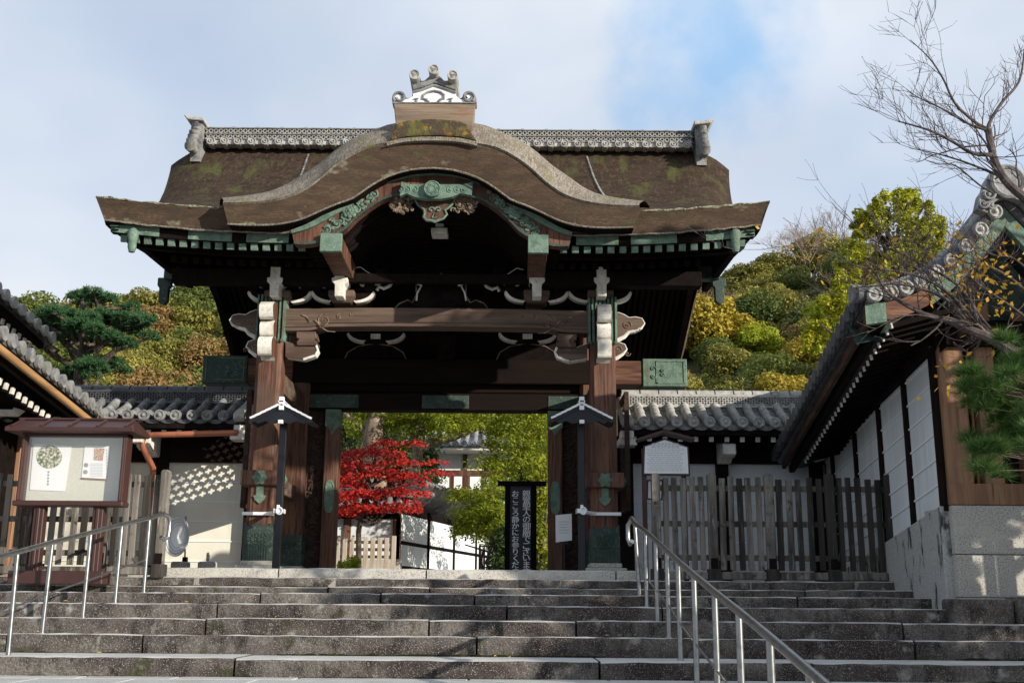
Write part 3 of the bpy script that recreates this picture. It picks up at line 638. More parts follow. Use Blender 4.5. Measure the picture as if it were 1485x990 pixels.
for s in (-1, 1):
    mb = MB(); mb.box(*(sorted((XC+s*2.4, XC+s*4.3))), 17.7, 17.95, 6.2, 6.5); mb.build('middle_purlin', M['darkx'], gate)
# rafters of the rear roof half, seen from below at both sides
for s in (-1, 1):
    for i in range(14):
        x = XC+s*(2.85+i*.11); rafter('rear_rafter', x, 22.7, zRb-3.15-TB-.1, .07, -4.4, 2.0, M['dark'], M['dark'])

# --- big end blocks of the gable beams
for s, (pl_, pr_) in ((-1, (465, 494)), (1, (767, 794))):
    p, q2 = A(pl_, 343, 14.0), A(pr_, 343, 14.0); zt, zb = A(480, 338, 14.0).z, A(480, 362, 14.0).z
    x0, x1 = p.x, q2.x
    mb = MB(); mb.add([(x0,14.05,zt),(x1,14.05,zt),(x1,14.05,zb),(x0,14.05,zb),(x0,17.5,zt+.02),(x1,17.5,zt+.02),(x1,17.5,zb-.03),(x0,17.5,zb-.03)], [(0,3,2,1),(4,5,6,7),(0,1,5,4),(1,2,6,5),(2,3,7,6),(3,0,4,7)])
    bm_ = mb.build('gable_purlin', M['red'], gate, bevel=.008)
    mb = MB(); mb.box(x0-.012, x1+.012, 14.03, 14.10, zb-.012, zt+.012); mb.build('copper_end_cap', M['copper'], bm_, bevel=.006)

# --- pillars
ZB = ZL+.0
def pillar(xc, y, ws, wn, z0, z1, front=True):
    h = ws/2; mb = MB(); c = .055
    o8 = [(xc-h+c, y-h), (xc+h-c, y-h), (xc+h, y-h+c), (xc+h, y+h-c), (xc+h-c, y+h), (xc-h+c, y+h), (xc-h, y+h-c), (xc-h, y-h+c)]
    mb.prism(o8, 'z', z0+.12, z1); p = mb.build('pillar', M['red'], gate)
    mb = MB(); mb.box(xc-h-.1, xc+h+.1, y-h-.1, y+h+.1, z0-.02, z0+.06); mb.box(xc-h-.04, xc+h+.04, y-h-.04, y+h+.04, z0+.06, z0+.125); mb.build('base_stone', M['granite'], p, bevel=.012)
    # copper shoe with wavy top
    g = .012; mb = MB(); zt_ = z0+.60
    for ax in range(4):
        a_ = ax*math.pi/2; T = Matrix.Rotation(a_, 3, 'Z'); n_ = 16
        row0, row1 = [], []
        for i in range(n_+1):
            t = -1+2*i/n_; e = abs(t); zz = zt_ + .05*math.cos(t*math.pi*2) - .05*(1-e)*0 + (.04 if .3 < e < .75 else 0)
            v = T @ Vector((t*(h+g), -(h+g), 0)); row0.append((xc+v.x, y+v.y, z0+.10)); row1.append((xc+v.x, y+v.y, zz))
        mb.grid([row0, row1])
        for i in range(9):
            t = -.8+.2*i; v = T @ Vector((t*h, -(h+g+.004), 0)); mb.tube([(xc+v.x, y+v.y, z0+.12), (xc+v.x, y+v.y, z0+.32)], .009, 5)
        for t in (-.5, 0, .5):
            for dz in (.38, .47):
                for k in range(5):
                    an = k*1.26; v = T @ Vector((t*h+.03*math.cos(an), -(h+g+.004), 0)); mb.sphere((xc+v.x, y+v.y, z0+dz+.03*math.sin(an)), .014, 5, 4)
        v0 = T @ Vector((-h, -(h+g+.004), 0)); v1 = T @ Vector((h, -(h+g+.004), 0)); mb.tube([(xc+v0.x, y+v0.y, z0+.335), (xc+v1.x, y+v1.y, z0+.335)], .01, 5)
    mb.build('copper_shoe', M['copdark'], p)
    return p
PW = .37
zPT = A(400, 440, YF).z
PX = []
for s in (-1, 1):
    x = XC+s*2.42; PX.append(x); pw = PW
    p = pillar(x, YF, pw, s, ZB, zPT)
    # neck band
    h = pw/2+.012; za, zb = A(400, 498, YF).z, A(400, 432, YF).z
    mb = MB(); mb.box(x-h, x+h, YF-h, YF+h, za, zb)
    for i in range(7):
        for dx in (-1, 1):
            xx = x-h+2*h*(i+.5)/7; mb.tube([(xx, YF-h-.004, za+.02), (xx, YF-h-.004, zb)], .012, 5); mb.tube([(x+dx*(h+.004), YF-h+2*h*(i+.5)/7, za+.02), (x+dx*(h+.004), YF-h+2*h*(i+.5)/7, zb)], .012, 5)
        for dx in (-1, 1): mb.sphere((xx, YF-h, za), .03, 8, 5)
    mb.build('copper_neck_band', M['copper'], p)
    # main pillar behind
    pm = pillar(x, YM, .40, s, ZB, zPT+.2)
    # cross rail through the pillar with copper boss
    zc = A(380, 692, YF-.25).z; hh = .125
    mb = MB(); mb.box(x-.27, x+.27, YF-.27, YF+.27, zc-hh+.02, zc+hh-.02)
    cr_ = mb.build('pillar_collar', M['red'], gate, bevel=.01)
    for dx, dy, nx in ((.285, 0, 1), (-.285, 0, 1), (0, -.285, 0)):
        mb = MB()
        for (sc_, t) in ((.095, 0), (.06, .02), (.03, .04)):
            pts = []
            for i in range(24):
                a = 2*math.pi*i/24; r_ = sc_*(1+.18*math.cos(6*a)); pts.append((r_*math.cos(a), r_*math.sin(a)))
            if nx == 0: mb.prism([(x+a_, zc+b_) for a_, b_ in pts], 'y', YF+dy-t, YF+dy+.03)
            else: mb.prism([(YF+dy+a_, zc+b_) for a_, b_ in pts], 'x', x+dx-(t if dx > 0 else -.0)-.015, x+dx+(t if dx > 0 else .015))
        if nx: mb.build('copper_boss', M['copper'], cr_)
    # hanging tab below
    mb.prism([(x-.05, zc-.11), (x+.05, zc-.11), (x+.05, zc-.24), (x+.09, zc-.25), (x+.06, zc-.31), (x, zc-.36), (x-.06, zc-.31), (x-.09, zc-.25), (x-.05, zc-.24)], 'y', YF-.215, YF-.185)
    mb.build('copper_boss', M['copper'], cr_)
    # penetrating tie from front pillar to main pillar
    mb = MB(); mb.box(x-.08, x+.08, YF+.2, YM-.2, zc-.11, zc+.11); mb.build('pillar_tie', M['beam'], gate, bevel=.01)
    mb = MB(); zz = A(400, 545, YF).z; mb.box(x-.09, x+.09, YF+.18, YM, zz-.15, zz+.15); mb.build('upper_pillar_tie', M['beam'], gate, bevel=.01)
    pillar(x, YR, .36, s, ZB, zPT)

# --- beams
def scroll_beam(x0, x1, y, th, zt, zb, name, m, parent, n=60):
    """slightly arched rainbow beam with a groove line along its lower edge"""
    mb = MB(); P, Q = [], []
    for i in range(n+1):
        t = i/n; x = x0+(x1-x0)*t; e = min(t, 1-t)
        up = .03*math.sin(math.pi*t); lowr = .055*min(1, max(0, (e-.09)/.05))
        P.append((x, zt+up)); Q.append((x, zb+up+lowr))
    F = lambda L_, yy, o=0: [Vector((a, yy, b+o)) for a, b in L_]
    mb.grid([F(P, y+th), F(P, y+.02), F([(a, b-.02) for a, b in P], y), F([(a, b+.055) for a, b in Q], y), F([(a, b+.045) for a, b in Q], y+.02), F(Q, y+.02), F(Q, y+th), F(P, y+th)])
    for e in (0, -1): mb.add([F(P,y)[e], F(Q,y)[e], F(Q,y+th)[e], F(P,y+th)[e]], [(0,1,2,3)])
    return mb.build(name, m, parent, smooth=True)
kz1, kz0 = A(640, 449, YF-.15).z, A(640, 481, YF-.15).z
kb = scroll_beam(PX[0]+.17, PX[1]-.17, YF-.16, .32, kz1, kz0, 'rainbow_beam', M['beam'], gate)
for s in (-1, 1):
    mb = MB()
    for (px, py, r_, tn) in ((470, 464, .10, 1.7), (492, 459, .045, 1.0), (510, 456, .03, .8)):
        p = A(px, py, YF-.17); x = XC+s*abs(p.x-XC); spiral(mb, (x, p.z), r_, tn, .009, -s, YF-.165, math.pi*.5+s*.2, 34)
    pts = [(437,456),(444,459),(449,466),(455,463),(461,468),(465,474),(475,480),(486,481)]
    P = [A(a, b, YF-.17) for a, b in pts]; mb.tube([(XC+s*abs(p.x-XC), YF-.165, p.z) for p in P], [.012,.014,.016,.014,.016,.012,.008,.006], 7)
    mb.build('scroll_carving', M['cloud'], kb, smooth=True)
# main lintels in the pillar plane; near-black wood tone paints their shade
def span(name, m, px0, px1, py0, py1, y, th, bev=.012, parent=gate):
    a, b = A(px0, (py0+py1)/2, y), A(px1, (py0+py1)/2, y); zt, zb = A(650, py0, y).z, A(650, py1, y).z
    mb = MB(); mb.box(a.x, b.x, y, y+th, zb, zt); return mb.build(name, m, parent, bevel=bev)
zt4, zb4 = A(650, 521, YM-.2).z, A(650, 556, YM-.2).z
mb = MB(); mb.box(XC-2.5, XC+2.5, YM-.22, YM+.2, zb4, zt4); lint = mb.build('main_lintel', M['darkx'], gate, bevel=.015)
for s in (-1, 1):
    a = XC+s*3.25; b = XC+s*3.98
    mb = MB(); mb.box(*sorted((XC+s*2.5, a)), YM-.215, YM+.2, zb4+.003, zt4-.003); mb.build('lintel_stub', M['redx'], lint, bevel=.012)  # redder tone paints the sunlit outer part of the lintel
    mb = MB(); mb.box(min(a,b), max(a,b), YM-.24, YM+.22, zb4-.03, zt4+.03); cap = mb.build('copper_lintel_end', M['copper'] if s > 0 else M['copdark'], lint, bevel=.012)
    mb = MB(); x0, x1 = min(a,b), max(a,b); fr_ = .03
    for (u0_, u1_, v0_, v1_) in ((x0+.22,x1-.04,zt4-.02,zt4-.005),(x0+.22,x1-.04,zb4+.02,zb4+.035),(x0+.22 if s>0 else x0+.05,x0+.24 if s>0 else x0+.065,zb4+.02,zt4-.01),(x1-.06,x1-.045,zb4+.02,zt4-.01)): mb.box(u0_, u1_, YM-.252, YM-.24, v0_, v1_)
    zc = (zt4+zb4)/2; xa_ = a+s*.12
    for k in (-1, 1): spiral(mb, (xa_+s*.05, zc+k*.06), .05, .9, .012, k, YM-.25, 0); spiral(mb, (xa_+s*.2, zc+k*.045), .04, .9, .011, -k, YM-.25, 0)
    mb.build('fitting_relief', M['copper'], cap)
lower = span('door_lintel', M['darkx'], 425, 862, 570, 594.5, YM-.14, .3)
for (a, b) in ((446, 520), (612, 680), (795, 850)): span('copper_lintel_plate', M['copdark'], a, b, 573, 592, YM-.15, .02, .003, lower)
span('upper_lintel', M['darkx'], 420, 866, 556.5, 569, YM-.05, .2)
span('transom_board', M['dark'], 405, 880, 470, 520, YM+.02, .12)
mb = MB(); z_ = A(650, 470, YM).z; mb.box(XC-2.5, XC+2.5, YM-.1, YM+.15, z_-.02, z_+.22); mb.build('head_beam', M['darkx'], gate)
mb = MB(); zz = zPT+.1; mb.box(XC-2.6, XC+2.6, YR-.12, YR+.12, zz-.3, zz+.1); mb.build('rear_beam', M['darkx'], gate)
mb = MB(); mb.box(XC-2.6, XC+2.6, YR-.06, YR+.06, A(650,560,YR).z, zz-.3); mb.build('rear_transom', M['dark'], gate)
# door posts with copper plates, carved side panels
for s in (-1, 1):
    xi, xo = XC+s*1.70, XC+s*1.93; zt_ = A(480, 594, YM-.1).z
    mb = MB(); mb.box(min(xi,xo), max(xi,xo), YM-.16, YM+.12, ZL, zt_); dp = mb.build('door_post', M['red'], gate, bevel=.012)
    xm = (xi+xo)/2
    mb = MB(); mb.box(min(xi,xo)-.006, max(xi,xo)+.006, YM-.17, YM+.1, zt_-.28, zt_-.002)
    mb.prism([(xm-.1, zt_-.28), (xm+.1, zt_-.28), (xm+.05, zt_-.33), (xm, zt_-.42), (xm-.05, zt_-.33)], 'y', YM-.17, YM-.15); mb.build('copper_post_top', M['copper'], dp)
    za, zb = A(480, 742, YM-.17).z, A(480, 696, YM-.17).z; cz = (za+zb)/2; hz = (zb-za)/2; pts = []
    for i in range(32):
        a = 2*math.pi*i/32; ca, sa = math.cos(a), math.sin(a); pts.append((xm+.078*math.copysign(abs(ca)**.5, ca), cz+hz*math.copysign(abs(sa)**.55, sa)*(1+.04*math.cos(4*a))))
    mb = MB(); mb.prism(pts, 'y', YM-.175, YM-.15); mb.tube([(xm+(a-xm)*.82, YM-.178, cz+(b-cz)*.86) for a, b in pts+pts[:1]], .006, 5, cap=False); mb.build('copper_oval_plate', M['copper'], dp)
    # panel
    x0, x1 = sorted((XC+s*1.93, XC+s*2.24)); mb = MB(); mb.box(x0, x1, YM+.02, YM+.08, ZL, zt_)
    rq = random.Random(11+s); z = ZL+.06
    while z < zt_-.05:
        for k in range(3):
            cx = x0+.045+rq.uniform(0, x1-x0-.09)
            if rq.random() < .6: spiral(mb, (cx, z), rq.uniform(.04,.07), 1.2, .017, rq.choice((-1,1)), YM-.005, rq.uniform(0,6), 18)
            else: mb.sphere((cx, YM+.0, z+rq.uniform(-.03,.03)), rq.uniform(.03,.045), 7, 5, sq=(1.3,.7,.8))
        z += .062
    mb.build('carved_openwork_panel', M['carve'], gate, smooth=True)

# --- bracket pieces
RIM = [M['dark'], M['white']]
def mirrored(pts, s, y):
    res = [A(a, b, y) for a, b in pts]; return [(XC+s*(XC-p.x), p.z) for p in res]    # traced on the left side of the gate
def cloud(name, pts, s, y0, y1, face='dark', t=.022):
    P = mirrored(pts, s, y0); mb = MB(); mb.prism(P, 'y', y0, y1, 0, 1)
    o = mb.build(name, [M[face], M['white']], gate, bevel=.006)
    # pale rim along the lower, outer edge
    mb = MB(); k = len(P); a_ = min(range(k), key=lambda i: P[i][1]); 
    zc_ = (max(p[1] for p in P)+min(p[1] for p in P))/2; zr_ = max(p[1] for p in P)-zc_
    mb.tube([(p[0], y0+.01, p[1]) for p in P], [max(.008, .018-.018*(p[1]-zc_)/zr_) for p in P], 6); mb.build('white_rim', M['white'], o, smooth=True)
    cx_ = sum(p[0] for p in P)/len(P); mb = MB(); spiral(mb, (cx_, zc_+.02), .07, 1.3, .009, s, y0-.004, 0); spiral(mb, (cx_-s*-.15, zc_-.03), .045, 1.0, .008, -s, y0-.004, 0); mb.build('scroll_carving', M['cloud'], o, smooth=True)
    return o
for s in (-1, 1):
    # outer cloud brackets beside the pillar head
    cloud('cloud_bracket', [(386,453),(378,450),(371,449),(363,452),(356,456),(346,455),(337,457),(333,464),(337,471),(346,475),(355,477),(361,484),(370,489),(386,491)], s, YF-.10, YF+.10, 'beam')
    cloud('small_cloud_bracket', [(386,498),(378,493),(369,492),(360,495),(357,502),(362,509),(370,515),(386,519)], s, YF-.10, YF+.10, 'beam')
    # inner stepped block and scroll arm below the beam
    P = mirrored([(414,494),(430,500),(446,498),(458,499),(461,508),(457,515),(449,518),(440,521),(414,517)], s, YF-.1)
    mb = MB(); mb.prism(P, 'y', YF-.10, YF+.10, 0, 1); sa = mb.build('scroll_arm', [M['beam'], M['white']], gate, bevel=.006)
    P2 = mirrored([(414,494),(446,497),(458,500),(461,508),(457,515),(449,518),(440,521)], s, YF-.1)
    mb = MB(); mb.tube([(a, YF-.10, b) for a, b in P2[2:]], .02, 6); mb.build('white_rim', M['white'], sa, smooth=True)
    P = mirrored([(430,481),(458,481),(459,490),(455,492),(460,496),(459,501),(431,501),(430,496),(434,492),(430,490)], s, YF-.12)
    mb = MB(); mb.prism(P, 'y', YF-.14, YF+.14, 0, 0); mb.build('bearing_block', [M['beam'], M['white']], gate, bevel=.008)
    # three projecting noses on the pillar front
    x = XC+s*2.42
    for (py0, py1, pr) in ((435, 460, .34), (461, 483, .24), (485, 513, .30)):
        z1, z0 = A(395, py0, YF-.5).z, A(395, py1, YF-.5).z; hw = .10; m = (z0+z1)/2; y1 = YF-PW/2
        prof = [(y1+.0, z1-.02), (y1-pr*.55, z1+.01), (y1-pr*.9, z1-.05), (y1-pr, m+.02), (y1-pr*.86, z0+.02), (y1-pr*.62, z0-.005), (y1-pr*.3, z0+.02), (y1, z0-.03)]
        prof = [tuple(p) for p in smooth_curve(prof, 21)]
        mb = MB(); k = len(prof); vs = [(x-hw, a, b) for a, b in prof]+[(x+hw, a, b) for a, b in prof]
        mb.add(vs, [tuple(range(k)), tuple(range(2*k-1, k-1, -1))], 0); 
        mb.add(vs, [(i, i+1, k+i+1, k+i) for i in range(k-1)], 1)
        mb.build('beam_nose', [M['red'], M['white']], gate)
def boat_arm(cx, cz, y, L_, h, s=1, th=.11, name='bracket_arm'):
    """boat-shaped bracket arm with white curved ends and three small blocks"""
    e = .30*L_; pts = [(cx-L_/2, cz+h/2)]
    for i in range(9):
        a = math.pi/2*i/8; pts.append((cx-L_/2+e*(1-math.cos(a)), cz+h/2-h*math.sin(a)))
    pts += [(2*cx-a, b) for a, b in pts[::-1]]
    mb = MB(); mb.prism(pts, 'y', y, y+th); o = mb.build(name, M['dark'], gate)
    for sg in (-1, 1):
        mb = MB(); rim = [p for p in pts if (p[0]-cx)*sg > L_*.18]
        q_ = []
        row0, row1, row2, row3 = [], [], [], []
        rim = sorted(rim, key=lambda p: (p[0]-cx)*sg)
        for p in rim: row0.append((p[0]+sg*.006, y-.008, p[1]-.006)); row1.append((p[0]+sg*.006, y+th+.004, p[1]-.006)); row2.append((p[0]-sg*.030, y-.008, p[1]+.030))
        mb.grid([row2, row0, row1]); mb.build('white_arm_tip', M['white'], o, smooth=True)
    for dx in (-L_*.42, 0, L_*.42):
        mb = MB(); w_ = .075; z = cz+h/2; mb.add([(cx+dx-w_*.65,y-.02,z),(cx+dx+w_*.65,y-.02,z),(cx+dx+w_*.65,y+th+.02,z),(cx+dx-w_*.65,y+th+.02,z)]+[(cx+dx-w_,y-.05,z+.055),(cx+dx+w_,y-.05,z+.055),(cx+dx+w_,y+th+.05,z+.055),(cx+dx-w_,y+th+.05,z+.055)]+[(cx+dx-w_,y-.05,z+.13),(cx+dx+w_,y-.05,z+.13),(cx+dx+w_,y+th+.05,z+.13),(cx+dx-w_,y+th+.05,z+.13)],
            [(0,3,2,1),(0,1,5,4),(1,2,6,5),(2,3,7,6),(3,0,4,7),(4,5,9,8),(5,6,10,9),(6,7,11,10),(7,4,8,11),(8,9,10,11)])
        mb.build('bearing_block', M['dark'], o)
    return o
def arm_set(px, y, py, wpx=92):
    c = A(px, py, y); L_ = (A(px+wpx/2, py, y).x-A(px-wpx/2, py, y).x)
    boat_arm(c.x, c.z, y, L_, .16)
    boat_arm(c.x, A(px, py-22, y).z, y-.0, L_*1.42, .13, name='upper_bracket_arm')
    # projecting T-shaped nose
    x = c.x; zt, zb = A(px, 388, y-.3).z, A(px, 431, y-.3).z; h_ = zt-zb
    mb = MB(); ww = .065
    P = [(x-ww*1.1, zt), (x+ww*1.1, zt), (x+ww*1.1, zt-h_*.36), (x+ww*1.75, zt-h_*.37), (x+ww*1.75, zt-h_*.50), (x+ww*1.05, zt-h_*.60), (x+ww*1.0, zb), (x-ww*1.0, zb), (x-ww*1.05, zt-h_*.60), (x-ww*1.75, zt-h_*.50), (x-ww*1.75, zt-h_*.37), (x-ww*1.1, zt-h_*.36)]
    mb.prism(P, 'y', y-.36, y-.02); mb.build('projecting_bracket', M['white'], gate, bevel=.008)
    mb = MB(); z = A(px, 445, y-.05).z; mb.add([(x-.13,y-.1,z+.05),(x+.13,y-.1,z+.05),(x+.13,y+.2,z+.05),(x-.13,y+.2,z+.05),(x-.19,y-.16,z+.14),(x+.19,y-.16,z+.14),(x+.19,y+.26,z+.14),(x-.19,y+.26,z+.14),(x-.19,y-.16,z+.23),(x+.19,y-.16,z+.23),(x+.19,y+.26,z+.23),(x-.19,y+.26,z+.23)],
        [(0,3,2,1),(0,1,5,4),(1,2,6,5),(2,3,7,6),(3,0,4,7),(4,5,9,8),(5,6,10,9),(6,7,11,10),(7,4,8,11),(8,9,10,11)]); mb.build('great_block', M['beam'], gate, bevel=.01)
for px in (405, 497, 778, 870): arm_set(px, YF-.06, 431)
# winged brackets ending in a wave, beside the inner sets
for s in (-1, 1):
    P = mirrored([(512,388),(522,386),(532,393),(545,401),(560,404),(568,407),(565,413),(556,417),(549,414),(546,420),(512,420)], s, YF-.1)
    mb = MB(); mb.prism(P, 'y', YF-.06, YF+.06, 0, 0); o = mb.build('wave_bracket', [M['dark'], M['white']], gate)
    mb = MB(); mb.tube([(a, YF-.062, b) for a, b in P[0:6]], .009, 5); mb.tube([(a, YF-.05, b) for a, b in P[5:10]], .026, 6); mb.build('white_rim', M['white'], o)
# central frog-leg strut with carving
c = A(640, 425, YF)
mb = MB(); fl = [(572,449),(580,441),(592,436),(598,440),(604,430),(604,415),(610,410),(640,398),(668,410),(676,415),(676,430),(682,440),(690,436),(702,441),(708,449)]
mb.prism([(A(a, b, YF).x, A(a, b, YF).z) for a, b in fl], 'y', YF-.04, YF+.06)
rq = random.Random(2)
for i in range(60):
    px, py = rq.uniform(585, 695), rq.uniform(402, 447)
    if py < 440 and (px < 606 or px > 676): continue
    p = A(px, py, YF-.06); spiral(mb, (p.x, p.z), rq.uniform(.03,.06), 1.0, .014, rq.choice((-1,1)), YF-.05, rq.uniform(0,6), 12)
o = mb.build('frog_leg_strut', M['dark'], gate, smooth=True)
mb = MB()
for pts in ([(600,404),(604,410),(612,414)], [(674,404),(672,411),(664,414)]):
    mb.tube([A(a, b, YF-.08) for a, b in pts], .02, 6)
for pts in ([(611,415),(605,425),(604,436)], [(669,415),(674,425),(676,436)]): mb.tube([A(a, b, YF-.06) for a, b in pts], .014, 6)
mb.build('white_rim', M['white'], o, smooth=True)
mb = MB(); mb.tube([(A(a, b, YF).x, YF-.045, A(a, b, YF).z) for a, b in fl], .010, 5); mb.build('carved_outline', M['cloud'], o, smooth=True)
# brackets in the shade on the main beam
for px in (545, 765):
    c = A(px, 490, YM-.3); boat_arm(c.x, c.z, YM-.3, .95, .15, name='inner_bracket_arm')
    mb = MB(); mb.box(c.x-.08, c.x+.08, YM-.35, YM-.25, c.z-.02, c.z+.06); mb.build('white_beam_end', M['white'], gate)
    mb = MB(); P = [A(a+px-545, b, YM-.1) for a, b in ((500,523),(505,512),(520,503),(545,499),(570,503),(585,512),(590,523))]; mb.prism([(p.x, p.z) for p in P], 'y', YM-.16, YM+.02); cs_ = mb.build('carved_strut', M['dark'], gate); mb = MB(); mb.tube([(p.x, YM-.165, p.z) for p in P], .011, 5); mb.build('carved_outline', M['cloud'], cs_, smooth=True)
c = A(648, 505, YM-.3); mb = MB(); mb.box(c.x-.14, c.x+.14, YM-.4, YM-.1, c.z-.2, c.z+.17); mb.prism([(c.x-.2,c.z+.1),(c.x-.16,c.z+.06),(c.x-.1,c.z+.1),(c.x,c.z+.12),(c.x+.1,c.z+.1),(c.x+.16,c.z+.06),(c.x+.2,c.z+.1),(c.x+.16,c.z+.2),(c.x-.16,c.z+.2)],'y',YM-.42,YM-.38); mb.build('centre_strut', M['dark'], gate)

# openwork lattice screens between front and main pillars (they throw small crosses on the left wall)
for sg in (-1, 1):
    xo = XC+sg*2.82; mb = MB(); zlo, zmid, zhi = 2.02, 2.5, 3.62; y0_, y1_ = 16.12, 17.12
    mb.box(xo-.02, xo+.02, y0_, y1_, zlo, zmid); mb.box(xo-.03, xo+.03, y0_-.05, y1_+.05, zhi, zhi+.1); mb.box(xo-.035, xo+.035, y0_-.05, y1_+.05, zlo-.06, zlo)
    for yy in (y0_-.04, y1_+.0): mb.box(xo-.035, xo+.035, yy, yy+.05, zlo, zhi)
    sy, sz = .1, .112; nz = int((zhi-zmid)/sz); ny = int((y1_-y0_)/sy)
    for r_ in range(nz):
        for c_ in range(-1, ny+1):
            a = y0_+(c_+(r_ % 2)*.5)*sy; b = zmid+r_*sz
            for (u0, u1, v0, v1) in ((0,.34,0,.34),(.66,1,0,.34),(0,.34,.66,1),(.66,1,.66,1),(.3,.7,0,.1),(.3,.7,.9,1),(0,.08,.3,.7),(.92,1,.3,.7)):
                ya, yb2 = max(y0_, a+u0*sy), min(y1_, a+u1*sy)
                if yb2-ya > .002: mb.box(xo-.008, xo+.008, ya, yb2, b+v0*sz, b+v1*sz)
    mb.build('openwork_screen', M['carve'], gate)
# ================================================================ tiled walls and side buildings
def tile_roof_x(parent, x0, x1, ye, ze, yr, zr, pitch, mt, mp, r=.075, drop=.05, name='roof', sag=.05, skip=0):
    """tiled slope running along x: eave at (ye, ze), top at (yr, zr); rows of round tiles with end discs"""
    n = max(1, round((x1-x0)/pitch)); pitch = (x1-x0)/n
    k = 9; mb = MB()
    prof = [(ye+(yr-ye)*i/k, ze+(zr-ze)*i/k - sag*math.sin(math.pi*i/k)) for i in range(k+1)]
    G = []; m = n*6
    for i in range(k+1):
        y, z = prof[i]
        G.append([(x0+(x1-x0)*j/m, y, z - .035*math.sin(math.pi*(j % 6)/6) ) for j in range(m+1)])
    # stepped courses
    mb.grid(G)
    for i in range(k):
        y, z = prof[i]
        mb.grid([[(x0+(x1-x0)*j/m, y-.012, z+.012-.035*math.sin(math.pi*(j % 6)/6)) for j in range(m+1)], [(x0+(x1-x0)*j/m, y-.012, z-.02-.035*math.sin(math.pi*(j % 6)/6)) for j in range(m+1)]])
    mb.grid([[(x0+(x1-x0)*j/m, ye-.02, ze+.01-.035*math.sin(math.pi*(j % 6)/6)) for j in range(m+1)], [(x0+(x1-x0)*j/m, ye-.02, ze-.05-.035*math.sin(math.pi*(j % 6)/6)) for j in range(m+1)]])
    mb.grid([[(x0, ye, ze-.07), (x1, ye, ze-.07)], [(x0, yr, zr-.12), (x1, yr, zr-.12)]])
    o = mb.build(name+'_pan_tiles', mt, parent)
    rt = MB(); rn = random.Random(int(x0*100))
    for j in range(n+1):
        if j < skip: continue
        x = x0+pitch*j
        P = [(x+rn.uniform(-.006,.006), y-(.05 if i == 0 else 0), z+.035) for i, (y, z) in enumerate(prof)]
        Q = []; Rr = []
        for i in range(k):
            a, b = Vector(P[i]), Vector(P[i+1]); Q += [a, b.lerp(a, .06)]; Rr += [r*1.0, r*.90]
        rt.tube(Q, Rr, 12)
        a = Vector(P[0]); rt.tube([a+Vector((0,-.03,0)), a+Vector((0,.02,0))], r*1.18, 16)
        rt.tube([(a.x+r*.95*math.cos(t), a.y-.035, a.z+r*.95*math.sin(t)) for t in [2*math.pi*q/14 for q in range(15)]], .010, 5, cap=False)
        rt.sphere((a.x, a.y-.03, a.z), r*.45, 8, 5)
    rt.build(name+'_round_tiles', mp, parent, smooth=True)
